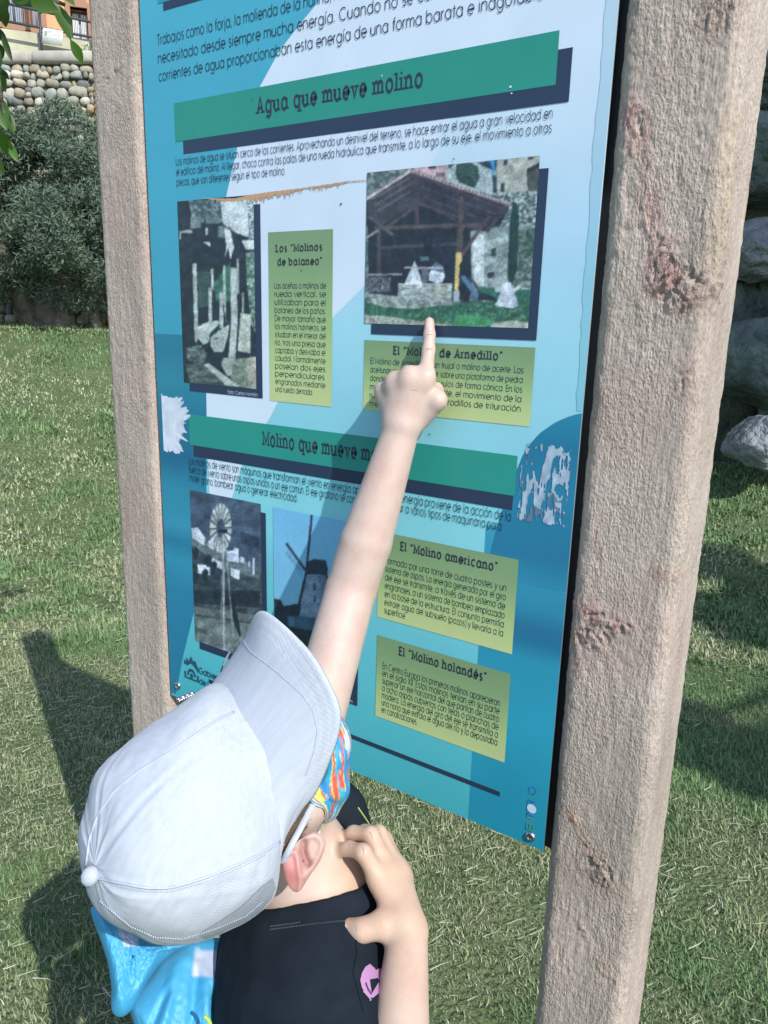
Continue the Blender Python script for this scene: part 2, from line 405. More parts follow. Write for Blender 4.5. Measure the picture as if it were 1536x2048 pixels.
for k, (u0, u1, z0, z1) in enumerate(W):
    fr = Bag(); t = .07
    fr.add(*hbox(u0 - t, u0, z0 - t, z1 + t, -.1, .03)); fr.add(*hbox(u1, u1 + (t if k else .07), z0 - t, z1 + t, -.1, .03)); fr.add(*hbox(u0, u1, z1, z1 + t * 2, -.1, .035)); fr.add(*hbox(u0, u1, z0 - t * 1.3, z0, -.1, .05))
    f = fr.build('window', m_wfr, house)
    V, Fq = hbox(u0, u1, z0, z1, -.2, -.16); nmesh('pane', V, Fq, m_gl if k == 0 else mat('grey_void', (.3, .31, .33), .8), f, smooth=False)
    n = 2
    for q in range(n):
        a = u0 + (u1 - u0) * q / n + .015; b_ = u0 + (u1 - u0) * (q + 1) / n - .015
        sl = Bag(); ns = max(4, int((b_ - a) / .07))
        top = z1 - (z1 - z0) * (.12 if k == 2 else .02)
        for s in range(ns): sl.add(*hbox(a + (b_ - a) * s / ns + .004, a + (b_ - a) * (s + 1) / ns - .004, z0 + .02, top, -.15, -.11 + .006 * (s % 2)))
        sl.build('shutter', m_sh if k else mat('grey_shutter', (.30, .34, .40), .6), f)
rl = empty('railing', tuple(map(float, hp(1, HA[2], .35))), 'thin dark metal railing in front of the orange house', 'railing')
m_rail = mat('railing_metal', (.05, .06, .075), .5, metal=.3)
def rail_line(a, b):
    o = .4; P = []
    for p in (a, b):
        r = ray(*p); t = ((HA + hn * o - CAM) @ hn) / (r @ hn); P.append(CAM + r * t)
    d = P[1] - P[0]; return P[0] - d * .6, P[1] + d * .6
for a, b in (((0, 4), (180, 44)), ((0, 40), (180, 74))):
    P = rail_line(a, b); V, Fq = tube_vf(P, .018, 6); nmesh('rail', V, Fq, m_rail, rl)
for px in (-60, 78, 185):
    r0, r1 = ray(px, 5 + px * .22), ray(px, 86)
    t0 = ((HA + hn * .4 - CAM) @ hn) / (r0 @ hn); p0 = CAM + r0 * t0; p1 = p0.copy(); p1[2] = HA[2] - .5
    V, Fq = tube_vf([p1, p0], .02, 6); nmesh('rail_post', V, Fq, m_rail, rl)
for u in np.arange(-2, hlen + 3, .9):
    pass
# notice hung on the railing
nt_ = empty('notice_board', tuple(map(float, hp(1.5, HA[2], .43))), 'small white notice board hung on the railing below the house', 'sign')
def hq(px, py, o): u, z = house_uz(px, py, o); return hp(u, z, o)
Q = np.array([hq(84, 86, .43), hq(124, 91, .43), hq(126, 62, .43), hq(86, 55, .43)]); Q2 = Q - hn * .02
nmesh('board', np.vstack([Q, Q2]), np.array([[0, 1, 2, 3], [7, 6, 5, 4], [0, 4, 5, 1], [1, 5, 6, 2], [2, 6, 7, 3], [3, 7, 4, 0]]), mat('board_white', (.72, .74, .72), .5), nt_, smooth=False)
bg = Bag()
def brect(a, b, c, d, col):
    f = lambda s, t: (Q[0] * (1 - s) + Q[1] * s) * (1 - t) + (Q[3] * (1 - s) + Q[2] * s) * t + hn * .004
    bg.add([f(a, c), f(b, c), f(b, d), f(a, d)], [[0, 1, 2, 3]], col)
brect(.08, .24, .52, .82, (.25, .3, .2)); brect(.3, .37, .75, .88, (.15, .3, .25))
for t in (.68, .58): brect(.4, .88, t, t + .03, (.3, .34, .38))
for t in (.42, .34, .26, .18): brect(.1, .88, t, t + .022, (.45, .48, .5))
bg.build('printed_notice', mat('print_flat', attr='Col', rough=.5), nt_)

# ------------------------------------------------------------------ foliage
def leaf_cloud(C, Rr, n, l, w, seed=0, shell=.55, gaps=2.2, cols=None, up=.2):
    rs = np.random.default_rng(seed); P = []
    while sum(map(len, P)) < n:
        q = rs.normal(size=(n, 3)); q /= np.linalg.norm(q, axis=1)[:, None]; q *= (shell + (1 - shell) * rs.random(n) ** .6)[:, None]
        g = fbm(q * np.array(Rr) + C, gaps, 3); q = q[g > .47]; P.append(q)
    q = np.concatenate(P)[:n]; nrm = q / np.linalg.norm(q, axis=1)[:, None]; q = q * (1 + .25 * (fbm(nrm * 2.0 + seed, 1.5, 3)[:, None] - .5) * 2); P = C + q * Rr
    d = rs.normal(size=(n, 3)); d[:, 2] += up; d += nrm * .5; d /= np.linalg.norm(d, axis=1)[:, None]
    s = np.cross(d, rs.normal(size=(n, 3))); s /= np.linalg.norm(s, axis=1)[:, None] + 1e-9
    L_ = l * rs.uniform(.6, 1.3, n)[:, None]; W_ = w * rs.uniform(.7, 1.2, n)[:, None]
    V = np.stack([P, P + d * L_ * .45 + s * W_ / 2, P + d * L_, P + d * L_ * .45 - s * W_ / 2], 1).reshape(-1, 3)
    c0, c1 = cols; t = rs.random((n, 1)) * .6 + .4 * (fbm(P, 1.5, 2)[:, None]); c = np.array(c0) * (1 - t) + np.array(c1) * t
    return V, np.arange(n * 4).reshape(-1, 4), np.repeat(c, 4, 0)
m_leaf = mat('leaf', attr='Col', rough=.55, spec=.4)
m_bark = mat('bark', (.16, .14, .11), .95, var=.45, vscale=9, bump=1, bscale=22, bdist=.03)
ob = rho_pt(105, 645, 8.9); ob[2] = float(ground_z(ob[0], ob[1])) - .03
olive = empty('olive_tree', tuple(map(float, ob)), 'old olive tree with twisted grey trunk and dark bushy crown before the stone wall', 'tree')
side = np.array([ray(105, 600)[1], -ray(105, 600)[0], 0]); side /= np.linalg.norm(side); side = side if side @ (R[:, 0]) > 0 else -side
trk = Bag(); rs_ = np.random.default_rng(5)
def gnarl(P, r, n=14, m=16, s=3):
    P = spline(P, m); rr = np.interp(np.linspace(0, 1, m), np.linspace(0, 1, len(r)), r); V, Fq = tube_vf(P, rr, n)
    C_ = np.repeat(P, n, 0); V = C_ + (V - C_) * (0.6 + .9 * fbm(V, s * 2.2, 3))[:, None]; return V, Fq
U = np.array([0, 0, 1.])
for (a, b, c, r) in [(-.22, -.38, -.75, (.26, .14, .08)), (-.05, -.10, -.35, (.20, .11, .06)), (.10, .16, .3, (.19, .10, .05)), (.34, .50, .7, (.11, .07, .05)), (-.42, -.62, -.9, (.10, .07, .05)), (.0, .02, .1, (.36, .18, .10))]:
    r = tuple(q * .52 for q in r)
    trk.add(*gnarl([ob + side * a * 1.3 + wn_ * .25 * math.sin(a * 9), ob + side * (a * .6 + b * .4) + U * .35, ob + side * b + U * .7 - wn_ * .05, ob + side * c + U * 1.1], r))
trk.build('trunk', m_bark, olive, smooth=True)
cr = Bag()
olc = ((.05, .085, .055), (.165, .225, .155))
for i, (a, zc_, o, rx, rz, n) in enumerate([(-.1, 1.35, 0, 1.0, .62, 15000), (-1.2, 1.35, .1, 1.0, .62, 10000), (.62, 1.10, .1, .48, .55, 8000), (-.45, 1.78, -.1, .6, .34, 6000), (.22, 1.82, 0, .42, .42, 5000), (-.3, .80, .2, 1.0, .26, 8000), (.75, .95, .75, .5, .45, 6000), (-1.0, .42, .15, .55, .24, 3500), (.42, .50, .1, .28, .30, 2200), (-.45, .56, -.1, .35, .2, 1800)]):
    cr.add(*leaf_cloud(ob + side * a + U * (zc_ - .03) + wn_ * o, np.array([rx, .75, rz]), int(n * 1.7), .055, .013, i, cols=olc, gaps=3.))
cr.build('crown', m_leaf, olive)
# low ochre plant at the foot of the pillar
p0 = rho_pt(205, 640, 9.4); p0[2] = float(ground_z(p0[0], p0[1]))
V, Fq, c = leaf_cloud(p0 + U * .14, np.array([.16, .16, .2]), 500, .07, .03, 77, cols=((.28, .23, .08), (.5, .42, .18)))
nmesh('dry_plant', V, Fq, m_leaf, smooth=False, col=c, label='small yellowed plant at the foot of the brick pillar', cat='plant')
p0 = wallp(.9, terr_z + .1, -.7)
V, Fq, c = leaf_cloud(p0 + U * .02, np.array([.34, .25, .2]), 1600, .06, .015, 78, cols=((.08, .13, .04), (.17, .24, .09)))
nmesh('bush', V, Fq, m_leaf, smooth=False, col=c, label='little green bush growing on the ledge above the coping', cat='bush')

# hanging branch of a near tree, upper left, leaf by leaf
def leaf_vf(base, tip, w, nrm, curl=.25):
    base, tip = np.array(base), np.array(tip); d = tip - base; Ln = np.linalg.norm(d); d = d / Ln; s = np.cross(d, nrm); s /= np.linalg.norm(s); nn = np.cross(s, d)
    V = []; prof = [0.02, .55, .9, 1.0, .85, .5, .02]; ts = np.linspace(0, 1, 7)
    for t, p in zip(ts, prof):
        c = base + d * Ln * t + nn * (curl * Ln * (t * (1 - t)) * .8)
        V += [c - s * w * p / 2 + nn * w * p * .18, c, c + s * w * p / 2 + nn * w * p * .18]
    return np.array(V), gridfaces(7, 3)
m_bleaf = bpy.data.materials.new('fresh_leaf'); m_bleaf.use_nodes = True; _N = m_bleaf.node_tree.nodes; _L = m_bleaf.node_tree.links
_b = _N['Principled BSDF']; _b.inputs['Roughness'].default_value = .45; _a = _N.new('ShaderNodeAttribute'); _a.attribute_name = 'Col'; _L.new(_a.outputs['Color'], _b.inputs['Base Color'])
_t = _N.new('ShaderNodeBsdfTranslucent'); _g = _N.new('ShaderNodeVectorMath'); _g.operation = 'MULTIPLY'; _g.inputs[1].default_value = (1.6, 1.9, .7); _L.new(_a.outputs['Color'], _g.inputs[0]); _L.new(_g.outputs[0], _t.inputs['Color'])
_m = _N.new('ShaderNodeMixShader'); _m.inputs[0].default_value = .45; _L.new(_b.outputs[0], _m.inputs[1]); _L.new(_t.outputs[0], _m.inputs[2]); _L.new(_m.outputs[0], _N['Material Output'].inputs[0])
brp = at(20, -60, 1.9)
br = empty('hanging_branch', tuple(map(float, brp)), 'leafy green branch hanging in from the top left corner', 'branch')
V, Fq = tube_vf(spline([at(-200, -160, 1.95), at(-30, -60, 1.9), at(60, -20, 1.86), at(130, 10, 1.84)], 14), np.linspace(.012, .003, 14), 7); nmesh('twig', V, Fq, m_bark, br)
V, Fq = tube_vf(spline([at(-120, -110, 1.93), at(-25, 20, 1.8), at(-5, 150, 1.78), at(12, 250, 1.78)], 14), np.linspace(.009, .002, 14), 7); nmesh('twig', V, Fq, m_bark, br)
LV = [((105, 2), (142, 82), 26, .8), ((140, 78), (166, 127), 17, 1.0), ((60, -6), (118, 24), 30, .9), ((35, 2), (70, 16), 22, .7), ((90, -8), (108, 30), 16, 1.), ((0, 2), (12, 55), 18, .3), ((-10, 55), (18, 92), 14, .35), ((4, 68), (26, 128), 10, .35), ((-8, 82), (6, 118), 14, .4),
      ((-8, 125), (12, 185), 24, .8), ((-10, 190), (14, 262), 30, .9), ((0, 215), (28, 270), 22, .7), ((0, 255), (26, 318), 22, .85), ((18, 290), (36, 325), 14, 1.1), ((-14, 140), (18, 160), 18, .5), ((-20, 300), (10, 350), 20, .6), ((20, -20), (48, 12), 22, .5), ((120, -16), (150, 12), 16, 1.1), ((60, -30), (30, 0), 24, .6), ((-5, -10), (14, 22), 22, .4), ((0, 100), (-14, 150), 18, .5), ((88, 4), (80, 30), 12, 1.2)]
m_vein = None
for i, (a, b, w, br_) in enumerate(LV):
    d0 = 1.84 + .03 * math.sin(i * 2.4); A_ = at(a[0], a[1], d0); B_ = at(b[0], b[1], d0 - .02 + .03 * math.sin(i * 1.7)); nr = -ray(*a) + np.array([math.sin(i * 1.9), math.cos(i * 2.3), .5]) * .45
    V, Fq = leaf_vf(A_, B_, w / F_PX * 1.75, nr)
    c = np.array([.075, .16, .03]) * br_; nmesh('leaf', V, Fq, m_bleaf, br, col=np.tile(c, (len(V), 1)))

# ------------------------------------------------------------------ boulders on the right
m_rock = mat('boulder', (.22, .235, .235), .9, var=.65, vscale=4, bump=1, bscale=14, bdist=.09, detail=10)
m_rockd = mat('mossy_shaded_boulder', (.115, .145, .135), .95, var=.65, vscale=3.5, bump=1, bscale=12, bdist=.09, detail=10)  # darker copy of the rock: moss plus shade put into the colour
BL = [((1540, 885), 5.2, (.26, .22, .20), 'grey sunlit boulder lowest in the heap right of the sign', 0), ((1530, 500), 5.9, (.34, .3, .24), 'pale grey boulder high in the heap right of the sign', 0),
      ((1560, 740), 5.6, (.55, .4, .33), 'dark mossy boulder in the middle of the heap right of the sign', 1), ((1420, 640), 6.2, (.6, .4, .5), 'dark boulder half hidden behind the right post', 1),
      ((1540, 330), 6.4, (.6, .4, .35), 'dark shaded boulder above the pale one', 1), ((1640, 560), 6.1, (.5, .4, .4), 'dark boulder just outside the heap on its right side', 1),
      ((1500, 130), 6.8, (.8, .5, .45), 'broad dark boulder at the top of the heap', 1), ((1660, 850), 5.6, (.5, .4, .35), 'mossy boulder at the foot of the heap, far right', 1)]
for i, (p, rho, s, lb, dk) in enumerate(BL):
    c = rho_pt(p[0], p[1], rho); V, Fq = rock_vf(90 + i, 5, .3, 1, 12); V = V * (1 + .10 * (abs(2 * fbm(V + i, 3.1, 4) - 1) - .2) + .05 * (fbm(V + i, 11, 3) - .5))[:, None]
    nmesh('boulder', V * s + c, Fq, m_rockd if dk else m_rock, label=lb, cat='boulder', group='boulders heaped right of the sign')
# earth bank the boulders sit in
uu = np.linspace(-1.3, 4.5, 40); kk = np.linspace(0, 1, 12); B0 = rho_pt(1500, 700, 6.6)
rd = np.array([B0[0], B0[1], 0]) / math.hypot(B0[0], B0[1]); sd = np.array([rd[1], -rd[0], 0]); sd = sd if sd @ R[:, 0] > 0 else -sd
Vk = []
for k in kk:
    for u in uu:
        p = B0 + sd * u + rd * (k * 1.35 - .85); Vk.append([p[0], p[1], float(ground_z(p[0], p[1])) - .1 + 2.6 * k ** .8 * (.8 + .4 * float(vnoise(np.array([u, k * 3, 3.]), 1.2)))])
nmesh('earth_bank', np.array(Vk), gridfaces(12, 40), mat('dark_earth', (.06, .07, .045), 1, var=.5, vscale=4, bump=1, bscale=14, bdist=.08), kind='structure')
# a broad tree out of frame to the right whose crown shades the boulders and dapples the lawn
def gpt(px, py):
    r = ray(px, py); t = -H / r[2]
    for _ in range(30): P = CAM + r * t; t += (P[2] - float(ground_z(P[0], P[1]))) / -r[2] * .7
    return CAM + r * t
tb = np.array([6.0, 2.6, 0]); tb[2] = float(ground_z(tb[0], tb[1]))
tree = empty('shade_tree', tuple(map(float, tb)), 'broadleaf tree beyond the right edge casting patchy shade on the lawn', 'tree')
tr = Bag(); cr = Bag(); tops = []
for i, (px, py, tt, rr, n) in enumerate([(1465, 1150, 6.2, .28, 1500), (1500, 1240, 6.3, .3, 1500), (1430, 1490, 6.4, .2, 900), (1520, 1500, 6.2, .3, 1300), (1380, 1445, 6.0, .13, 400), (1530, 700, 6.3, .75, 9000), (1560, 350, 6.0, .85, 10000), (1500, 90, 6.2, .8, 9000), (1450, 620, 6.4, .5, 5000), (1640, 900, 6.3, .45, 3500)]):
    G = gpt(px, py) if py > 960 else rho_pt(px, py, 5.9)
    c = G - SUN * tt; tops.append(c); cr.add(*leaf_cloud(c, np.array([rr, rr, rr * .7]), n, .09, .045, 300 + i, shell=.1, cols=((.05, .09, .02), (.1, .16, .04)), gaps=4.))
top = tb + U * 3.6
tr.add(*gnarl([tb, tb + U * 1.8 + [.1, 0, 0], top], (.2, .16, .13)))
for c in tops: tr.add(*gnarl([top, (top + c) / 2 + U * .25, c], (.07, .04, .012), 8, 10))
tr.build('trunk', m_bark, tree, smooth=True); cr.build('crown', m_leaf, tree)
# ------------------------------------------------------------------ the information sign
YP = 0.72                                     # plane of the printed face
sign = empty('information_sign', (-.555, YP + .02, 0), 'tall teal and white information panel about mills between two rough square posts', 'sign')
# embossed timber-look posts
m_post = bpy.data.materials.new('rough_post'); m_post.use_nodes = True; _N = m_post.node_tree.nodes; _L = m_post.node_tree.links; _b = _N['Principled BSDF']
_b.inputs['Roughness'].default_value = .78; _b.inputs['Specular IOR Level'].default_value = .3
_tc = _N.new('ShaderNodeTexCoord'); _a = _N.new('ShaderNodeAttribute'); _a.attribute_name = 'Col'
_mp = _N.new('ShaderNodeMapping'); _mp.inputs['Scale'].default_value = (1, 1, .55); _L.new(_tc.outputs['Object'], _mp.inputs[0])
_n = _N.new('ShaderNodeTexNoise'); _n.inputs['Scale'].default_value = 500; _n.inputs['Detail'].default_value = 5; _L.new(_mp.outputs[0], _n.inputs['Vector'])
_r = ramp(_N, [(.34, (.78, .76, .74)), (.5, (1, 1, 1)), (.66, (1.15, 1.14, 1.13))]); _L.new(_n.outputs['Fac'], _r.inputs[0])
_m = _N.new('ShaderNodeVectorMath'); _m.operation = 'MULTIPLY'; _L.new(_a.outputs['Color'], _m.inputs[0]); _L.new(_r.outputs[0], _m.inputs[1]); _L.new(_m.outputs[0], _b.inputs['Base Color'])
_mp2 = _N.new('ShaderNodeMapping'); _mp2.inputs['Scale'].default_value = (1, 1, .045); _L.new(_tc.outputs['Object'], _mp2.inputs[0])
_g2 = _N.new('ShaderNodeTexNoise'); _g2.inputs['Scale'].default_value = 420; _g2.inputs['Detail'].default_value = 4; _L.new(_mp2.outputs[0], _g2.inputs['Vector'])
_r2 = ramp(_N, [(.32, (.84, .83, .81)), (.55, (1.03, 1.03, 1.03))]); _L.new(_g2.outputs['Fac'], _r2.inputs[0]); _m2 = _N.new('ShaderNodeVectorMath'); _m2.operation = 'MULTIPLY'; _L.new(_m.outputs[0], _m2.inputs[0]); _L.new(_r2.outputs[0], _m2.inputs[1]); _L.new(_m2.outputs[0], _b.inputs['Base Color'])
_lg = _N.new('ShaderNodeTexNoise'); _lg.inputs['Scale'].default_value = 22; _lg.inputs['Detail'].default_value = 3; _L.new(_mp.outputs[0], _lg.inputs['Vector'])
_mr = _N.new('ShaderNodeMapRange'); _mr.inputs['From Min'].default_value = .35; _mr.inputs['From Max'].default_value = .65; _mr.inputs['To Min'].default_value = .35; _mr.inputs['To Max'].default_value = 1.5; _L.new(_lg.outputs['Fac'], _mr.inputs['Value'])
_hm = _N.new('ShaderNodeMath'); _hm.operation = 'MULTIPLY'; _L.new(_n.outputs['Fac'], _hm.inputs[0]); _L.new(_mr.outputs[0], _hm.inputs[1])
_ha = _N.new('ShaderNodeMath'); _ha.operation = 'MULTIPLY_ADD'; _L.new(_g2.outputs['Fac'], _ha.inputs[0]); _ha.inputs[1].default_value = .45; _L.new(_hm.outputs[0], _ha.inputs[2])
_bp = _N.new('ShaderNodeBump'); _bp.inputs['Distance'].default_value = .0018; _bp.inputs['Strength'].default_value = 1; _L.new(_ha.outputs[0], _bp.inputs['Height']); _L.new(_bp.outputs[0], _b.inputs['Normal'])

def post(x0, x1, y0, y1, zt, step, knots, seed, lab):
    rc = .016; xs = []
    hw, hd = (x1 - x0) / 2, (y1 - y0) / 2; cx, cy = (x0 + x1) / 2, (y0 + y1) / 2
    seg = []
    def side(p, q, s):
        n = max(2, int(np.hypot(*(np.array(q) - p)) / s)); return [np.array(p) + (np.array(q) - p) * i / n for i in range(n)]
    def arc_(c, a0, a1, s):
        n = max(3, int(rc * abs(a1 - a0) / s)); return [np.array(c) + rc * np.array([math.cos(a0 + (a1 - a0) * i / n), math.sin(a0 + (a1 - a0) * i / n)]) for i in range(n)]
    P2 = []; h = math.pi / 2
    P2 += side([-hw + rc, -hd], [hw - rc, -hd], step); P2 += arc_([hw - rc, -hd + rc], -h, 0, step)
    P2 += side([hw, -hd + rc], [hw, hd - rc], step * 1.3); P2 += arc_([hw - rc, hd - rc], 0, h, step * 2)
    P2 += side([hw - rc, hd], [-hw + rc, hd], step * 8); P2 += arc_([-hw + rc, hd - rc], h, 2 * h, step * 2)
    P2 += side([-hw, hd - rc], [-hw, -hd + rc], step * 2); P2 += arc_([-hw + rc, -hd + rc], 2 * h, 3 * h, step)
    P2 = np.array(P2); nc = len(P2); nr = int(zt / (step * 1.35)); Z = np.linspace(-.05, zt, nr)
    T = np.roll(P2, -1, 0) - np.roll(P2, 1, 0); Nn = np.stack([T[:, 1], -T[:, 0]], -1); Nn /= np.linalg.norm(Nn, axis=1)[:, None]
    V = np.zeros((nr, nc, 3)); V[:, :, 0] = P2[None, :, 0] + cx; V[:, :, 1] = P2[None, :, 1] + cy; V[:, :, 2] = Z[:, None]
    q = V + seed * 2.3; st = q * [1, 1, .45]
    fine = fbm(st, 360, 2) - .5; mid = fbm(st, 150, 3) - .5; big = fbm(q, 14, 3) - .5; pit = np.clip(fbm(q * [1, 1, .8], 190, 2) - .62, 0, 1)
    amp = .55 + 1.3 * np.clip(fbm(q + 9, 9, 3) - .35, 0, 1)
    D = .0020 * fine * amp + .0014 * mid * amp + .0010 * big - .003 * pit * amp
    edge = np.clip(1 - np.minimum(abs(abs(P2[:, 0]) - hw), 1) / .012, 0, 1) * np.clip(1 - abs(abs(P2[:, 1]) - hd) / .02, 0, 1)
    D += edge[None, :] * .004 * (fbm(q, 60, 3) - .5)
    base = np.array([.485, .405, .35]); C = np.ones((nr, nc, 3)) * base
    t = fbm(q * [1, 1, .25], 26, 4)[..., None] - .5; C = C * (1 + .5 * t)
    t = np.clip(fbm(q + 4, 10, 4) * 2.4 - 1.1, 0, 1)[..., None]; C = C * (1 - .35 * t) + np.array([.33, .20, .18]) * .35 * t
    t = np.clip(fbm(q + 14, 7, 4) * 2.4 - 1.2, 0, 1)[..., None]; C = C * (1 - .3 * t) + np.array([.25, .26, .19]) * .3 * t
    sidey = (P2[:, 0] > hw - .002)[None, :, None]
    for (kx, kz, rx, rz, ang, am, tint, ta, fr) in knots:
        X = V[:, :, 0] - kx; Zz = V[:, :, 2] - kz; ca, sa = math.cos(ang), math.sin(ang)
        a_ = X * ca + Zz * sa; b_ = -X * sa + Zz * ca
        wob = .9 * (fbm(q + kx, 38, 4) - .5) * 2
        rr = np.sqrt((a_ / rx) ** 2 + (b_ / rz) ** 2) + wob; front = (V[:, :, 1] < cy - hd + .022)
        m = np.clip(1.45 - rr, 0, 1) ** 1.6 * front
        swirl = np.stack([a_ * 1.0 + .02 * fbm(q, 30, 2), b_ * .35 + 0 * a_, 0 * a_], -1)
        rid = 1 - abs(2 * fbm(np.stack([a_ / rx, b_ / rz * .6 + .6 * rr, 0 * a_], -1) + kx * 9, fr, 3) - 1) * 2.3
        cell = abs(np.sin(rr * 9 + 5 * fbm(q, 40, 2)))
        D += am * m * (.0021 * np.clip(rid, -1, 1) - .0009 * cell)
        
        mm = (np.clip(m * 1.2, 0, 1) * ta * .72)[..., None] * np.clip(2.6 * fbm(q * [1, 1, .5], 90, 3)[..., None] - .75, 0, 1.3); mm = np.clip(mm, 0, 1)
        C = C * (1 - mm) + np.array(tint) * mm
        C *= (1 - .12 * np.clip((1 - rid) * m, 0, 1) * min(am, 1.2))[..., None]
    V[:, :, 0] += D * Nn[None, :, 0]; V[:, :, 1] += D * Nn[None, :, 1]
    V = V.reshape(-1, 3); C = C.reshape(-1, 3); Fq = gridfaces(nr, nc, True)
    o = nmesh('post', V, Fq, m_post, sign, col=C, label=lab)
    top = V[-nc:]; Vc = np.vstack([top, top * [1, 1, 0] + [0, 0, zt + .001]]); ctr = np.array([[cx, cy, zt + .004]])
    Vt = np.vstack([top, (top - ctr) * .9 + ctr, ctr]); Ft = [[i, (i + 1) % nc, nc + (i + 1) % nc, nc + i] for i in range(nc)] + [[nc + i, nc + (i + 1) % nc, 2 * nc] for i in range(nc)]
    nmesh('post_top', Vt, Ft, m_post, o, col=np.tile(base, (len(Vt), 1)))
def fz(px, py): p = at_y(px, py, YP - .002); return p[0], p[2]
PINK = (.50, .26, .25); RUST = (.48, .29, .19); DARK = (.30, .21, .17)
kn = []
for (px, py, rx, rz, ang, am, tint, ta, fr) in [
    (1278, 255, .013, .045, .30, .9, PINK, .75, 5), (1300, 420, .012, .060, .22, .55, PINK, .6, 6), (1330, 530, .016, .030, .35, 1.2, PINK, .7, 4), (1385, 575, .030, .020, -.55, 1.9, DARK, .55, 4), (1345, 600, .030, .016, -.5, 1.2, PINK, .5, 5),
    (1440, 30, .016, .020, .1, 1.0, (.40, .26, .20), .5, 5), (1455, 400, .010, .070, .05, .7, (.42, .34, .22), .5, 6), (1332, 1150, .014, .012, .3, 1.1, (.42, .20, .14), .8, 6),
    (1215, 1235, .034, .010, -.1, 1.3, PINK, .75, 5), (1190, 1265, .024, .018, .4, 1.5, PINK, .4, 4), (1160, 1345, .006, .030, .45, .6, PINK, .6, 4), (1150, 1640, .012, .020, .5, 1.0, RUST, .7, 6),
    (1205, 1750, .026, .016, -.75, 1.6, (.33, .24, .17), .6, 4), (1185, 1700, .020, .006, -.8, .9, RUST, .7, 5), (1215, 1945, .022, .008, -.8, .9, RUST, .55, 5), (1160, 1850, .018, .003, -.85, .8, (.36, .2, .16), .6, 4),
    (1375, 760, .012, .020, .2, .9, PINK, .45, 5), (1415, 480, .009, .05, .1, .8, (.45, .38, .28), .3, 5), (1195, 1130, .006, .05, .15, .4, PINK, .5, 4)]:
    x_, z_ = fz(px, py); kn.append((x_, z_, rx, rz, ang, am, tint, ta, fr))
post(-.247, -.1455, YP - .004, YP + .101, 1.93, .0015, kn, 1.0, 'right post, pinkish grey with knots and folds in its surface')
knl = [(*fz(235, 140), .030, .0015, .25, 1.6, (.42, .36, .3), .3, 3), (*fz(230, 400), .02, .05, .1, .4, (.40, .30, .25), .3, 5)]
post(-.9685, -.868, YP - .004, YP + .093, 1.93, .0021, knl, 5.0, 'left post, even sandy brown and finely pitted')

# panel plate and dark backing frame
PX0, PX1 = -.8642, -.2527; PZ0 = H - .5714; PZ1 = 1.80
panel = bpy.data.objects.new('panel', None); panel.location = (0, 0, 0)
PLT = .0025
m_edge = mat('plate_edge', (.35, .42, .46), .35, metal=.3)
V, Fq = box_vf((PX0, YP + .0002, PZ0), (PX1, YP + PLT, PZ1))
panel = nmesh('panel', V, Fq, m_edge, sign, smooth=False)
m_frame = mat('black_steel', (.018, .020, .026), .5)
fb = Bag()
fb.add(*box_vf((PX0 - .003, YP + .014, PZ0 - .004), (-.2415, YP + .040, PZ1)))
fr_ = fb.build('backing_frame', m_frame, sign)

def pp(px, py):                               # pixel of the photograph -> (x, z) on the printed face
    p = at_y(px, py, YP); return np.array([p[0], p[2]])
def shader_print(name, rough=.38, bumpy=0):
    m = mat(name, attr='Col', rough=rough, spec=.45, var=.035, vscale=14)
    return m
m_print = shader_print('printed_face')
_layer = [0]
def lay(n): return YP - .00012 * n
PC = 1.0                                      # print colours are given as the photograph shows them in full light
def pc(c, k=1.13): return np.clip(lin(c) * k, 0, .92)
def curve_x(pts):                             # pixel polyline -> x as a function of z
    Q = np.array([pp(*p) for p in pts]); Q = Q[np.argsort(Q[:, 1])]; return lambda z: np.interp(z, Q[:, 1], Q[:, 0])
def span(name, z0, z1, fl, fr, colf, layer, nx=6, nz=90):
    zs = np.linspace(z0, z1, nz); V = []; C = []
    for z in zs:
        a = max(PX0, float(fl(z))); b = min(PX1, float(fr(z))); b = max(a, b)
        for s in np.linspace(0, 1, nx): V.append((a + (b - a) * s, lay(layer), z)); C.append(colf(a + (b - a) * s, z))
    V = np.array(V); F_ = gridfaces(nz, nx)
    w = V[F_[:, 1], 0] - V[F_[:, 0], 0] + V[F_[:, 2], 0] - V[F_[:, 3], 0]; F_ = F_[w > 1e-5]
    return V, F_, np.array(C)
def gradc(stops):                             # [(pixel y at x, colour)] -> colour of z
    zs = np.array([s[0] for s in stops]); cs = np.array([pc(s[1]) for s in stops]); o = np.argsort(zs); zs = zs[o]; cs = cs[o]
    return lambda x, z: np.array([np.interp(z, zs, cs[:, k]) for k in range(3)])
const = lambda v: (lambda z: v)
zpx = lambda x, y: pp(x, y)[1]
bgb = Bag()
# sky-white to cyan base
base_c = gradc([(zpx(1180, 0), (200, 214, 232)), (zpx(1180, 250), (188, 210, 228)), (zpx(1150, 480), (164, 202, 224)), (zpx(1110, 700), (146, 200, 216)), (zpx(1000, 860), (134, 196, 212)), (zpx(600, 960), (122, 198, 210)), (zpx(560, 1000), (128, 200, 212)), (zpx(730, 1260), (100, 186, 200)), (zpx(720, 1420), (84, 180, 192)), (PZ0, (66, 168, 182))])
bgb.add(*span('', PZ0, PZ1, const(PX0), const(PX1), base_c, 0, 12, 120))
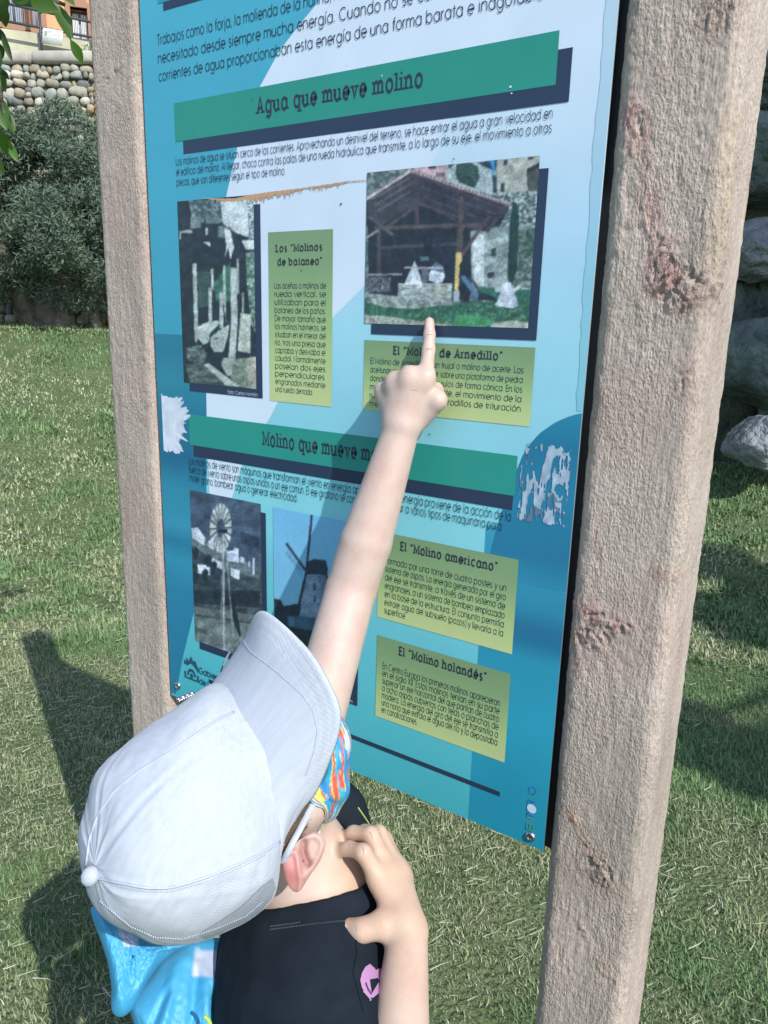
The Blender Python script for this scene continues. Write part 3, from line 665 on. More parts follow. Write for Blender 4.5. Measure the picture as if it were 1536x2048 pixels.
# white sweep
C1 = curve_x([(700, -140), (660, -50), (640, 0), (608, 38), (560, 100), (522, 169), (485, 250), (452, 395), (432, 480), (420, 560), (413, 640), (413, 672)])
C2 = curve_x([(900, 250), (830, 400), (780, 500), (734, 567), (667, 634), (610, 720), (561, 793), (541, 834), (510, 880), (488, 920), (465, 993), (440, 1060), (415, 1140), (387, 1228), (365, 1318), (352, 1388)])
wh = gradc([(zpx(600, 100), (202, 216, 234)), (zpx(600, 400), (198, 212, 230)), (zpx(560, 700), (200, 214, 230)), (zpx(440, 960), (202, 219, 232)), (PZ0, (196, 214, 234))])
zmid = zpx(413, 672)
XL = pp(413, 800)[0]
bgb.add(*span('', zmid, zpx(860, 300), C1, C2, wh, 1))
bgb.add(*span('', zpx(860, 300), PZ1, C1, curve_x([(860, 300), (1120, -60), (1240, -200)]), wh, 1))
bgb.add(*span('', zpx(440, 1075), zmid, const(XL), C2, wh, 1))
# blue field upper left
bl = gradc([(zpx(320, 0), (72, 164, 190)), (zpx(320, 300), (62, 156, 182)), (zpx(330, 660), (56, 150, 176))])
bgb.add(*span('', zmid, PZ1, const(PX0), C1, bl, 2))
# darker teal strip lower left with soft bands
def teal(stops):
    return gradc(stops)
tl = teal([(zmid, (36, 118, 146)), (zpx(350, 700), (38, 116, 142)), (zpx(350, 760), (44, 128, 152)), (zpx(350, 830), (34, 112, 142)), (zpx(350, 920), (30, 100, 134)), (zpx(360, 975), (44, 130, 158)), (zpx(360, 1050), (54, 140, 168)), (zpx(360, 1085), (38, 118, 148)), (zpx(360, 1120), (48, 138, 168)), (zpx(365, 1190), (40, 122, 156)), (zpx(365, 1260), (40, 120, 154)), (zpx(350, 1385), (36, 118, 150))])
C2b = curve_x([(413, 672), (413, 1140), (387, 1228), (365, 1318), (352, 1388)])
bgb.add(*span('', zpx(352, 1388), zmid, const(PX0), lambda z: min(XL, float(C2b(z))), tl, 2))
# deep blue disc and strip lower right
XR = pp(972, 1048)[0]
dk = teal([(zpx(1160, 826), (40, 126, 158)), (zpx(1150, 900), (32, 112, 146)), (zpx(1100, 1000), (36, 120, 152)), (zpx(1100, 1120), (34, 112, 146)), (zpx(1100, 1180), (44, 132, 162)), (zpx(1100, 1230), (38, 108, 142)), (zpx(1090, 1265), (34, 104, 138)), (zpx(1080, 1300), (44, 140, 168)), (zpx(1080, 1420), (44, 148, 176)), (zpx(1070, 1600), (34, 134, 164)), (PZ0, (34, 138, 166))])
C3 = curve_x([(1163, 826), (1140, 832), (1110, 845), (1080, 866), (1060, 888), (1045, 912), (1030, 950), (1018, 985), (1006, 1015), (992, 1060), (982, 1100), (974, 1150)])
bgb.add(*span('', zpx(974, 1150), zpx(1163, 827), C3, const(PX1), dk, 2))
dk2 = teal([(zpx(980, 1050), (52, 146, 176)), (zpx(970, 1110), (48, 142, 172)), (zpx(1000, 1200), (44, 132, 162)), (zpx(1000, 1240), (38, 108, 142)), (zpx(1000, 1268), (36, 110, 144)), (zpx(980, 1300), (44, 140, 168)), (zpx(960, 1420), (46, 150, 178)), (zpx(950, 1600), (36, 138, 166)), (PZ0, (34, 138, 166))])
bgb.add(*span('', PZ0, zpx(972, 1048), const(XR), lambda z: max(XR, float(C3(z))) if z > zpx(974, 1150) else PX1, dk2, 1))
# darker, ragged strip along the right edge
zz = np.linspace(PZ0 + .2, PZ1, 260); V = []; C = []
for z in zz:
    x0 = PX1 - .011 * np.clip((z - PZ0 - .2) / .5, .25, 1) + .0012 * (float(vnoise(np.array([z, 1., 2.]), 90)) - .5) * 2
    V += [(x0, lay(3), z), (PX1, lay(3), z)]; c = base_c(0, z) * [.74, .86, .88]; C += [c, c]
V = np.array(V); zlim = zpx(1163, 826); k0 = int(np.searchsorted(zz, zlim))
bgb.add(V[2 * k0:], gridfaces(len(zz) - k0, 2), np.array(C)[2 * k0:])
bg_o = bgb.build('printed_background', m_print, panel)

NAVY = (38, 54, 80)
def quad_z(b, u0, u1, z0, z1, layer, colf, nz=2):
    zs = np.linspace(z0, z1, nz); V = []; C = []
    for z in zs:
        for x in (u0, u1): V.append((x, lay(layer), z)); C.append(colf(x, z))
    b.add(np.array(V), gridfaces(nz, 2), np.array(C))
def rect_from(pTL, pBR): a = pp(*pTL); b = pp(*pBR); return a[0], b[0], b[1], a[1]
flat = lambda c: (lambda x, z: pc(c))
GREEN = (38, 136, 122)
hb = Bag()
# header bars with their offset shadows: (left px, right px, top, bottom)
b1 = (pp(350, 240)[0], pp(1116, 110)[0], pp(351, 284)[1], pp(349, 207)[1]); so = (.0137, -.0155)
def one(name, *a):
    b = Bag(); quad_z(b, *a); b.build(name, m_print, panel)
one('bar_shadow_print', b1[0] + so[0], b1[1] + so[0], b1[2] + so[1], b1[3] + so[1], 4, flat(NAVY))
one('header_bar', *b1, 5, flat(GREEN))
zb = pp(378, 828)[1]; zb0 = pp(379, 889)[1]; b2 = (pp(379, 860)[0], pp(1033, 950)[0], zb0, zb)
one('bar_shadow_print', b2[0] + .007, b2[1] - .002, b2[2] - .0155, b2[3] - .03, 4, flat(NAVY)); one('header_bar', *b2, 5, flat((38, 138, 128)))
z0_ = pp(313, 9)[1]
one('header_bar', b1[0] - .022, b1[1], z0_, z0_ + .062, 5, flat((44, 140, 150))); one('bar_shadow_print', pp(327, 15)[0], b1[1] + .012, pp(328, 22)[1], z0_ + .05, 4, flat(NAVY))

lb = Bag(); la = pp(700, 1464); lc_ = pp(1000, 1589); quad_z(lb, -.78, lc_[0], lc_[1] - .0025, lc_[1] + .0035, 4, flat(NAVY)); lb.build('printed_rule', m_print, panel)
# yellow-green text boxes with gradient
GB = Bag()
def gbox(TL, TR_, BL_, BR_):
    x0 = (pp(*TL)[0] + pp(*BL_)[0]) / 2; x1 = (pp(*TR_)[0] + pp(*BR_)[0]) / 2; z1 = (pp(*TL)[1] + pp(*TR_)[1]) / 2; z0 = (pp(*BL_)[1] + pp(*BR_)[1]) / 2
    st = [(0, (116, 146, 110)), (.22, (122, 152, 112)), (.5, (144, 172, 120)), (.75, (168, 188, 130)), (1, (182, 196, 140))]
    cs = np.array([pc(s[1]) for s in st])
    GB = Bag(); quad_z(GB, x0, x1, z0, z1, 4, lambda x, z: np.array([np.interp((z1 - z) / (z1 - z0), [s[0] for s in st], cs[:, k]) for k in range(3)]), 14); GB.build('text_box', m_print, panel)
    return x0, x1, z0, z1
B1 = gbox((536, 463), (667, 460), (541, 800), (663, 815)); B2 = gbox((729, 680), (1071, 695), (727, 820), (1060, 852))
B3x0 = pp(756, 1232)[0]; zt3 = pp(1038, 1118)[1]; t = pp(790, 1069)[1]
B3 = gbox((757, 1063), (1038, 1118), (756, 1232), (1024, 1310)); B4 = gbox((756, 1268), (1021, 1350), (750, 1429), (1010, 1527))

# ------------------------------------------------------------------ a geometric stroke alphabet
def arc(cx, cy, r, a0, a1, n=14, ry=None):
    a = np.radians(np.linspace(a0, a1, n)); return np.stack([cx + r * np.cos(a), cy + (ry or r) * np.sin(a)], -1)
O = lambda cx=.5, cy=.5, r=.5: [arc(cx, cy, r, 0, 360, 21)]
S = lambda *p: np.array(p, float).reshape(-1, 2)
G = {}
def g(ch, adv, strokes, slabs=()): G[ch] = (adv, strokes, slabs)
g('a', 1.25, O() + [S(1, 0, 1, 1)], [(1, 0, 0, .25)]); g('b', 1.25, O() + [S(0, 0, 0, 1.42)], [(0, 1.42, -.25, 0)])
g('c', 1.02, [arc(.5, .5, .5, 48, 312, 16)]); g('d', 1.25, O() + [S(1, 0, 1, 1.42)], [(1, 1.42, -.25, 0), (1, 0, 0, .25)])
g('e', 1.16, [np.vstack([S(.03, .5, 1, .5), arc(.5, .5, .5, 0, 310, 18)])])
g('f', .58, [np.vstack([S(.18, 0, .18, 1.15), arc(.42, 1.15, .24, 180, 80, 6)]), S(0, .95, .46, .95)], [(.18, 0, -.22, .22)])
g('g', 1.25, O() + [np.vstack([S(1, 1, 1, 0), arc(.5, -.02, .5, 0, -140, 10, .42)])], [(1, 1, 0, .25)])
g('h', 1.12, [S(0, 0, 0, 1.42), np.vstack([arc(.43, .55, .43, 175, 0, 10), S(.86, 0)])], [(0, 0, -.22, .22), (.86, 0, -.22, .22), (0, 1.42, -.25, 0)])
g('i', .36, [S(.05, 0, .05, 1), S(.05, 1.28, .05, 1.42)], [(.05, 0, -.25, .25), (.05, 1, -.25, 0)]); g('j', .36, [np.vstack([S(.1, 1, .1, -.2), S(-.08, -.38)]), S(.1, 1.28, .1, 1.42)], [(.1, 1, -.25, 0)])
g('l', .34, [S(.05, 0, .05, 1.42)], [(.05, 0, -.25, .25), (.05, 1.42, -.25, 0)])
g('m', 1.62, [S(0, 0, 0, 1), np.vstack([arc(.35, .62, .35, 180, 0, 9), S(.7, 0)]), np.vstack([arc(1.05, .62, .35, 175, 0, 9), S(1.4, 0)])], [(0, 0, -.2, .2), (.7, 0, -.18, .18), (1.4, 0, -.2, .2), (0, 1, -.25, 0)])
g('n', 1.08, [S(0, 0, 0, 1), np.vstack([arc(.42, .57, .42, 178, 0, 10), S(.84, 0)])], [(0, 0, -.22, .22), (.84, 0, -.22, .22), (0, 1, -.25, 0)])
g('o', 1.18, O()); g('p', 1.25, O() + [S(0, 1, 0, -.42)], [(0, -.42, -.25, .25), (0, 1, -.25, 0)]); g('q', 1.25, O() + [S(1, 1, 1, -.42)], [(1, -.42, -.25, .25), (1, 1, 0, .2)])
g('r', .55, [S(0, 0, 0, 1), arc(.40, .58, .40, 170, 95, 5)], [(0, 0, -.25, .25), (0, 1, -.25, 0)])
g('s', .80, [np.vstack([arc(.34, .74, .26, 40, 250, 9), arc(.34, .25, .26, 75, -150, 10)])], [])
g('t', .52, [S(.2, 0, .2, 1.3), S(0, .95, .44, .95)], [(.2, 0, 0, .3)]); g('u', 1.08, [np.vstack([S(0, 1, 0, .43), arc(.42, .43, .42, 180, 360, 10)]), S(.84, 0, .84, 1)], [(0, 1, -.25, 0), (.84, 1, -.25, 0), (.84, 0, 0, .25)])
g('v', .92, [S(0, 1, .4, 0, .8, 1)], [(0, 1, -.2, .2), (.8, 1, -.2, .2)]); g('x', .85, [S(0, 0, .72, 1), S(0, 1, .72, 0)]); g('y', .92, [S(0, 1, .4, 0), S(.8, 1, .22, -.42)]); g('z', .86, [S(.03, .96, .72, .96, .02, .04, .76, .04)])
g('ñ', 1.08, G['n'][1] + [S(.2, 1.25, .35, 1.34, .52, 1.24, .68, 1.33)], G['n'][2])
for a_, b_ in zip('áéíóú', 'aeiou'):
    st = [s for s in G[b_][1]]
    if b_ == 'i': st = st[:1]
    cx_ = .05 if b_ == 'i' else .48
    g(a_, G[b_][0], st + [S(cx_, 1.18, cx_ + .2, 1.45)], G[b_][2])
g('A', 1.34, [S(0, 0, .58, 1.4, 1.16, 0), S(.2, .45, .96, .45)], [(0, 0, -.22, .25), (1.16, 0, -.25, .22)]); g('C', 1.5, [arc(.7, .7, .7, 48, 312, 18)]); g('D', 1.25, [S(0, 0, 0, 1.4), np.vstack([S(0, 1.38, .4, 1.38), arc(.42, .7, .68, 88, -88, 12), S(0, .02)])])
g('E', .85, [S(0, 0, 0, 1.4), S(0, 1.36, .72, 1.36), S(0, .72, .66, .72), S(0, .04, .72, .04)], [(0, 0, -.2, 0), (0, 1.4, -.2, 0)]); g('F', .8, [S(0, 0, 0, 1.4), S(0, 1.36, .68, 1.36), S(0, .72, .6, .72)])
g('G', 1.6, [np.vstack([arc(.7, .7, .7, 48, 355, 20), S(.75, .68)])]); g('I', .3, [S(.05, 0, .05, 1.4)]); g('L', .8, [S(0, 1.4, 0, .04, .66, .04)], [(0, 1.36, -.22, .22), (0, .02, -.22, 0)])
g('M', 1.5, [S(0, 0, 0, 1.4, .66, .25, 1.32, 1.4, 1.32, 0)], [(0, 0, -.2, .2), (1.32, 0, -.2, .2), (0, 1.38, -.2, 0), (1.32, 1.38, 0, .2)]); g('N', 1.26, [S(0, 0, 0, 1.4, 1.04, 0, 1.04, 1.4)]); g('O', 1.55, O(.7, .7, .7))
g('R', 1.0, [S(0, 0, 0, 1.4), np.vstack([S(0, 1.36, .42, 1.36), arc(.42, 1.02, .34, 88, -88, 8), S(0, .68)]), S(.4, .66, .8, 0)]); g('T', .95, [S(.4, 0, .4, 1.4), S(0, 1.36, .8, 1.36)]); g('X', 1.1, [S(0, 0, .9, 1.4), S(0, 1.4, .9, 0)])
g('.', .32, [S(.06, 0, .06, .13)]); g(',', .32, [S(.1, .12, .02, -.18)]); g(':', .32, [S(.06, 0, .06, .13), S(.06, .8, .06, .93)]); g('-', .6, [S(.05, .5, .45, .5)]); g('(', .45, [arc(.6, .5, .55, 125, 235, 8, 1.0)]); g(')', .45, [arc(-.2, .5, .55, 55, -55, 8, 1.0)])
g('“', .72, [S(.12, 1.06, .18, 1.38), S(.42, 1.06, .48, 1.38)]); g('”', .72, [S(.10, 1.42, .04, 1.1), S(.40, 1.42, .34, 1.1)]); g(' ', .5, [])
def ribbon(P, w):
    T = np.gradient(P, axis=0) if len(P) > 2 else np.repeat((P[-1] - P[0])[None], len(P), 0)
    d = np.diff(P, axis=0); d /= np.linalg.norm(d, axis=1)[:, None] + 1e-9
    n = np.stack([-d[:, 1], d[:, 0]], -1); nn = np.vstack([n[:1], (n[:-1] + n[1:]), n[-1:]])
    if len(P) > 2: nn[1:-1] /= np.maximum((nn[1:-1] ** 2).sum(1)[:, None] / 2, .55)
    if np.allclose(P[0], P[-1]): m_ = n[0] + n[-1]; m_ /= max((m_ ** 2).sum() / 2, .55); nn[0] = nn[-1] = m_
    return np.vstack([P + nn * w / 2, P - nn * w / 2]), gridfaces(2, len(P))
def text(b, s, x0, x1, z, xh, w, layer, col, slab=False, just=False, vert=False, zscale=1.0):
    sp = .10 + (w if slab else 0) * .7
    nat = sum(G[c][0] + sp + (.16 if slab and c != ' ' else 0) for c in s) - .15
    W_ = (x1 - x0) / xh; extra = 0; sx = 1
    if just:
        ns = s.count(' '); sx = min(1.0, W_ / nat)
        if nat < W_: extra = (W_ - nat) / max(ns, 1)
        if extra > .9: ex2 = (extra - .7) * ns / max(1, len(s)); sp += ex2; extra = .7
    else: sx = W_ / nat
    cx = 0; col = np.asarray(col); k = 0
    for c in s:
        adv, st, sl = G[c]; off = .1 if slab else 0
        parts = [ribbon(p + [off, 0], w) for p in st]
        if slab:
            for (x_, y_, a_, b_) in sl:
                hgt = w * .55; yy = y_ + (hgt / 2 if y_ <= 0.05 else -hgt / 2); ex = w * .5
                q = S(x_ + off + a_ - (ex if a_ < 0 else 0), yy, x_ + off + b_ + (ex if b_ > 0 else 0), yy); parts.append(ribbon(q, hgt))
        for V, Fq in parts:
            k += 1; Y = np.full(len(V), lay(layer) - .000012 * (k % 7)); X = x0 + (V[:, 0] * (.9 if False else 1) + cx) * xh * sx
            b.add(np.stack([X, Y, z + V[:, 1] * xh * zscale], -1), Fq, col)
        cx += adv + sp + (.16 if slab and c != ' ' else 0) + (extra if c == ' ' else 0)
    return x0 + cx * xh * sx
INK = pc((36, 50, 70)); m_ink = mat('ink', attr='Col', rough=.45)
def xheight(p_base, p_top): return abs(pp(*p_top)[1] - pp(*p_base)[1])
tb_ = Bag()
# introduction, large light lettering
xa = pp(318, 90); xb = pp(319, 163); step = (xa[1] - xb[1]) / 2; xh = xheight((319, 163), (319, 148)) * .98
xr = pp(1090, 5)[0]; per = (xr - xb[0])
for i, s in enumerate(['Trabajos como la forja, la molienda de la harina, han', 'necesitado desde siempre mucha energía. Cuando no se conocían, las', 'corrientes de agua proporcionaban esta energía de una forma barata e inagotable']):
    zz_ = xa[1] - step * i
    xe = [pp(676, 5)[0] + .15 * .5, pp(853, 5)[0] + .135, xr][i]
    xs_ = xb[0]
    # anchor on words legible in the photograph
    if i == 0: xe = xs_ + (pp(590, 22)[0] - xs_) * 53 / 39.5
    if i == 1: xe = xs_ + (pp(795, 24)[0] - xs_) * 66 / 50.5
    text(tb_, s, xs_, xe, zz_, xh, .125, 6, INK)
tb_.build('intro_text', m_ink, panel)
# headings
hd_ = Bag()
def heading(s, pa, pb, cap_px, col=(40, 48, 66)):
    a, b = pp(*pa), pp(*pb); z = (a[1] + b[1]) / 2; capx = xheight(pa, (pa[0], pa[1] - cap_px)) / 1.4
    hd_ = Bag(); text(hd_, s, a[0], b[0], z, capx, .285, 7, pc(col), slab=True); hd_.build('heading_text', m_ink, panel)
heading('Agua que mueve molino', (515, 226), (849, 174), 31)
heading('Molino que mueve molinos.', (527, 891), (823, 932), 27)
heading('Los “Molinos', (553, 503), (647, 501), 14); heading('de bataneo”', (556, 531), (647, 528), 14)
heading('El “Molino de Arnedillo”', (788, 709), (1008, 720), 16)
heading('El “Molino americano”', (802, 1101), (998, 1142), 17); heading('El “Molino holandés”', (799, 1311), (976, 1362), 17)
bd = Bag()
def para(lines, pTL, pTRx, pBL, xh_px, bold=.125, last_ratio=None, just=True, ends=None):
    global bd
    bd = Bag(); a, c = pp(*pTL), pp(*pBL); n = len(lines); x0 = (a[0] + c[0]) / 2; x1 = pp(*pTRx)[0]
    xh = xheight(pTL, (pTL[0], pTL[1] - xh_px))
    for i, s in enumerate(lines):
        z = a[1] + (c[1] - a[1]) * i / (n - 1)
        if i == n - 1 and last_ratio: text(bd, s, x0, x0 + (x1 - x0) * last_ratio, z, xh, bold, 6, INK)
        else: text(bd, s, x0, x1, z, xh, bold, 6, INK, just=False if not just else True)
    bd.build('body_text', m_ink, panel)
# paragraph under the first bar
a = pp(353, 331); c = pp(354, 372); x1_ = pp(1106, 240)[0]; xh2 = xheight((353, 331), (353, 321))
L2 = ['Los molinos de agua se sitúan cerca de las corrientes. Aprovechando un desnivel del terreno, se hace entrar el agua a gran velocidad en',
      'el edificio del molino. Al llegar, choca contra las palas de una rueda hidráulica que transmite, a lo largo de su eje, el movimiento a otras']
for i, s in enumerate(L2): text(bd, s, a[0], x1_, a[1] + (c[1] - a[1]) * i / 2, xh2, .13, 6, INK, zscale=1.1)
text(bd, 'piezas, que son diferentes según el tipo de molino.', a[0], pp(572, 349)[0], c[1], xh2, .13, 6, INK, zscale=1.1)
bd.build('body_text', m_ink, panel); bd = Bag()
a = pp(379, 928); c = pp(381, 962); xh2 = xheight((379, 928), (379, 918)); x1_ = pp(1023, 1040)[0]
text(bd, 'Los molinos de viento son máquinas que transforman el viento en energía aprovechable. La energía proviene de la acción de la', a[0], x1_, a[1], xh2, .13, 6, INK, zscale=1.05)
text(bd, 'fuerza del viento sobre unas aspas unidas a un eje común. El eje giratorio se conecta para accionar a varios tipos de maquinaria para', a[0], pp(1004, 1060)[0], (a[1] + c[1]) / 2, xh2, .13, 6, INK, zscale=1.05)
text(bd, 'moler grano, bombear agua o generar electricidad.', a[0], pp(596, 1001)[0], c[1], xh2, .13, 6, INK, zscale=1.05)
bd.build('body_text', m_ink, panel)
para(['Las aceñas o molinos de', 'rueda vertical, se', 'utilizaban para el', 'bataneo de los paños.', 'De mayor tamaño que', 'los molinos harineros, se', 'situaban en el interior del', 'río, tras una presa que', 'captaba y desviaba el', 'caudal. Normalmente', 'poseían dos ejes', 'perpendiculares', 'engranados mediante', 'una rueda dentada.'], (549, 577), (653, 577), (553, 783), 8.6, .14, .76)
para(['El Molino de Arnedillo es un trujal o molino de aceite. Las', 'aceitunas se echaban a moler sobre una plataforma de piedra', 'donde se hacían girar unos rulos de forma cónica. En los', 'molinos movidos como éste, el movimiento de la', 'rueda se transmitía a los rodillos de trituración', 'mediante engranajes.'], (742, 727), (1048, 745), (740, 812), 8.6, .14, .5)
para(['Formado por una torre de cuatro postes y un', 'sistema de aspas. La energía generada por el giro', 'del eje se transmite, a través de un sistema de', 'engranajes, a un sistema de bombeo emplazado', 'en la base de la estructura. El conjunto permitía', 'extraer agua del subsuelo (pozos) y llevarla a la', 'superficie.'], (771, 1126), (1013, 1190), (770, 1226), 9.5, .14, .2)
para(['En Centro-Europa los primeros molinos aparecieron', 'en el siglo XII. Estos molinos tenían en su parte', 'superior un eje horizontal del que partían de cuatro', 'a ocho aspas cubiertas con telas o planchas de', 'madera. La energía del giro del eje se transmitía a', 'una noria que extraía el agua del río y la depositaba', 'en canalizaciones.'], (766, 1337), (1001, 1410), (764, 1424), 9.5, .14, .33)
# small captions
cp = Bag(); WH = pc((190, 200, 220))

# ------------------------------------------------------------------ the printed photographs, painted into fine vertex grids
class Canvas:
    def __init__(s, x0, y0, x1, y1, col):
        s.x0, s.y0 = x0, y0; s.w, s.h = int(x1 - x0), int(y1 - y0); s.a = np.ones((s.h, s.w, 3)) * col
        s.Y, s.X = np.mgrid[0:s.h, 0:s.w]; s.X = s.X + x0 + .5; s.Y = s.Y + y0 + .5
        s.z = lambda l: l
        s.map = lambda p: p
    def mask(s, P):
        P = [s.map(p) for p in P]; m = np.zeros((s.h, s.w), bool); n = len(P); j = n - 1
        for i in range(n):
            xi, yi = P[i]; xj, yj = P[j]
            if yi != yj:
                m ^= ((yi > s.Y) != (yj > s.Y)) & (s.X < (xj - xi) * (s.Y - yi) / (yj - yi) + xi)
            j = i
        return m
    def noise(s, sc, o=3, sx=1, sy=1, sd=0): return fbm(np.stack([s.X * sx, s.Y * sy, 0 * s.X + sd * 13.7], -1), sc, o)
    def fill(s, P, c, n=0, sc=.12, sx=1, sy=1, c2=None, th=None):
        m = s.mask(P) if P is not None else np.ones((s.h, s.w), bool)
        v = np.ones((s.h, s.w, 3)) * np.array(c)
        if c2 is not None:
            t = s.noise(sc, 3, sx, sy, len(P) if P else 1)
            t = np.clip((t - .5) * 4 + .5, 0, 1) if th is None else (t > th).astype(float)
            v = v * (1 - t[..., None]) + np.array(c2) * t[..., None]
        if n: v = v * (1 + n * (s.noise(sc * 2, 3, sx, sy, 5) - .5) * 2)[..., None]
        s.a[m] = v[m]
    def seg(s, p, q, w, c):
        (px, py), (qx, qy) = s.map(p), s.map(q); d = np.array([qx - px, qy - py]); L = np.hypot(*d) + 1e-6; d = d / L
        t = (s.X - px) * d[0] + (s.Y - py) * d[1]; e = abs(-(s.X - px) * d[1] + (s.Y - py) * d[0]); m = (t > 0) & (t < L) & (e < w / 2); s.a[m] = c
def place_photo(name, cv, TL, TR_, BL_, BR_, step, layer):
    for _ in range(2): A_ = np.pad(cv.a, ((1, 1), (1, 1), (0, 0)), mode='edge'); cv.a = (A_[:-2, 1:-1] + A_[2:, 1:-1] + A_[1:-1, :-2] + A_[1:-1, 2:] + cv.a) / 5
    n_ = cv.noise(.45, 3, 1, 1, 3); n2_ = cv.noise(.09, 3, 1, 1, 8); sk_ = np.where(cv.a[..., 2] - cv.a[..., 0] > 60, .06, 1.0); cv.a = cv.a * (1 + (.75 * (n_ - .5) + .5 * (n2_ - .5)) * sk_)[..., None] * (.92 + .1 * cv.noise(1.3, 1)[..., None])
    for _ in range(1): A_ = np.pad(cv.a, ((1, 1), (1, 1), (0, 0)), mode='edge'); cv.a = (A_[:-2, 1:-1] + A_[2:, 1:-1] + A_[1:-1, :-2] + A_[1:-1, 2:] + 2 * cv.a) / 6
    x0 = (pp(*TL)[0] + pp(*BL_)[0]) / 2; x1 = (pp(*TR_)[0] + pp(*BR_)[0]) / 2; z1 = (pp(*TL)[1] + pp(*TR_)[1]) / 2; z0 = (pp(*BL_)[1] + pp(*BR_)[1]) / 2
    nx, nz = int((x1 - x0) / step), int((z1 - z0) / step); X, Z = np.meshgrid(np.linspace(x0, x1, nx), np.linspace(z0, z1, nz))
    P = np.stack([X, np.full_like(X, lay(layer)), Z], -1).reshape(-1, 3); q = proj(P)
    ix = np.clip((q[:, 0] - cv.x0).astype(int), 0, cv.w - 1); iy = np.clip((q[:, 1] - cv.y0).astype(int), 0, cv.h - 1)
    c = pc(cv.a[iy, ix])
    nmesh(name, P, gridfaces(nz, nx), m_print, panel, smooth=False, col=c)
    return x0, x1, z0, z1
# mill shelter with cone shaped stones
cv = Canvas(715, 300, 1100, 675, (44, 58, 74)); k = 3.938; cv.map = lambda p: (p[0] / k + 720, p[1] / k + 310)
wallc, wallc2 = (150, 170, 172), (78, 96, 98)
cv.fill([(0, 0), (1536, 0), (1536, 1497), (0, 1497)], (120, 138, 142), .3, .1, c2=(60, 80, 84))
cv.fill([(40, 100), (430, 60), (560, 120), (400, 160), (40, 360)], (128, 142, 146), .3, .16, c2=(70, 88, 92))
cv.fill([(430, 60), (700, 60), (700, 230), (430, 160)], (184, 160, 170), .1, .1); cv.fill([(540, 80), (600, 80), (600, 110), (540, 110)], (70, 70, 84)); cv.fill([(600, 135), (665, 140), (665, 175), (600, 170)], (100, 96, 104), .4, .3)
cv.fill([(680, 50), (960, 40), (1075, 110), (1075, 320), (680, 230)], (158, 176, 182), .15, .12); cv.fill([(920, 60), (1020, 50), (1070, 110), (1060, 130)], (44, 60, 76)); cv.fill([(690, 70), (760, 60), (700, 110)], (70, 84, 96))
cv.fill([(1010, 20), (1060, 20), (1060, 150), (1030, 150), (1045, 110)], (56, 150, 216))
cv.fill([(1080, 0), (1430, 0), (1430, 420), (1080, 320)], (176, 178, 172), .14, .07, c2=(150, 160, 158)); cv.fill([(1040, 160), (1075, 160), (1075, 300), (1050, 300)], (52, 66, 80))
cv.fill([(1130, 40), (1160, 35), (1160, 80), (1132, 82)], (50, 60, 70)); cv.fill([(1105, 220), (1140, 222), (1140, 292), (1108, 290)], (52, 62, 72)); cv.fill([(1320, 15), (1365, 12), (1360, 35), (1322, 38)], (50, 58, 66))
cv.fill([(1310, 130), (1430, 70), (1430, 290), (1320, 280)], (74, 80, 82), .2, .2, sx=3, sy=.3); cv.fill([(1310, 110), (1430, 50), (1430, 85), (1315, 150)], (40, 52, 62))
cv.fill([(1100, 320), (1220, 290), (1430, 280), (1430, 640), (1200, 600), (1090, 560)], (170, 186, 186), .1, .22, c2=(58, 76, 82), sy=1.5)
cv.fill([(870, 600), (1090, 560), (1420, 560), (1420, 1060), (880, 1060)], (156, 172, 174), .2, .10, c2=(116, 134, 138)); cv.fill([(880, 640), (980, 620), (975, 1030), (900, 1030)], (190, 204, 210), .06, .1)
cv.fill([(1030, 740), (1075, 730), (1070, 800), (1030, 800)], (50, 66, 72), .4, .3); cv.fill([(1000, 930), (1060, 920), (1050, 965), (1005, 970)], (46, 60, 68))
cv.fill([(1240, 600), (1420, 560), (1400, 860), (1250, 880)], (50, 76, 74), .3, .2, c2=(96, 118, 112)); cv.fill([(1205, 900), (1330, 800), (1400, 800), (1380, 1050), (1210, 1040)], (130, 148, 146), .3, .2, c2=(60, 80, 80))
cv.fill([(760, 70), (860, 55), (930, 90), (945, 180), (900, 260), (780, 215), (750, 140)], (36, 62, 64), .4, .4, c2=(64, 92, 88)); cv.fill([(850, 180), (890, 180), (905, 260), (870, 250)], (44, 62, 62))
cv.fill([(1205, 370), (1235, 375), (1255, 480), (1245, 640), (1240, 880), (1200, 1030), (1160, 990), (1170, 700), (1185, 480)], (34, 62, 64), .4, .35, sx=2, sy=.5)
cv.fill([(40, 560), (150, 600), (60, 660)], (120, 140, 146), .4, .4)
cv.fill([(50, 350), (60, 620), (70, 1110), (860, 1150), (880, 1040), (870, 600), (1100, 560), (1180, 400), (410, 130)], (36, 46, 60), .12, .1)
cv.fill([(50, 345), (400, 120), (470, 130), (1185, 392), (1160, 430), (1010, 610), (820, 560), (470, 380), (150, 570), (55, 440)], (64, 68, 80), .22, .05, sx=.4, sy=1.4)
cv.fill([(460, 150), (1150, 405), (990, 590), (800, 540), (470, 370)], (52, 56, 70), .15, .1)
for a_, b_ in (((90, 350), (400, 175)), ((110, 400), (400, 225)), ((130, 445), (400, 285))): cv.seg(a_, b_, 2.4, (112, 104, 110))
for a_, b_ in (((470, 175), (1130, 425)), ((480, 250), (1080, 470)), ((500, 330), (1000, 520))): cv.seg(a_, b_, 2, (84, 80, 92))
cv.seg((50, 350), (405, 122), 5, (186, 178, 180)); cv.seg((400, 122), (1188, 388), 5, (176, 170, 176)); cv.seg((400, 135), (1180, 405), 2.5, (120, 98, 104))
for i in range(26): t = i / 26; cv.seg((400 + 788 * t, 116 + 266 * t), (412 + 788 * t, 128 + 266 * t), 2, (90, 84, 92))
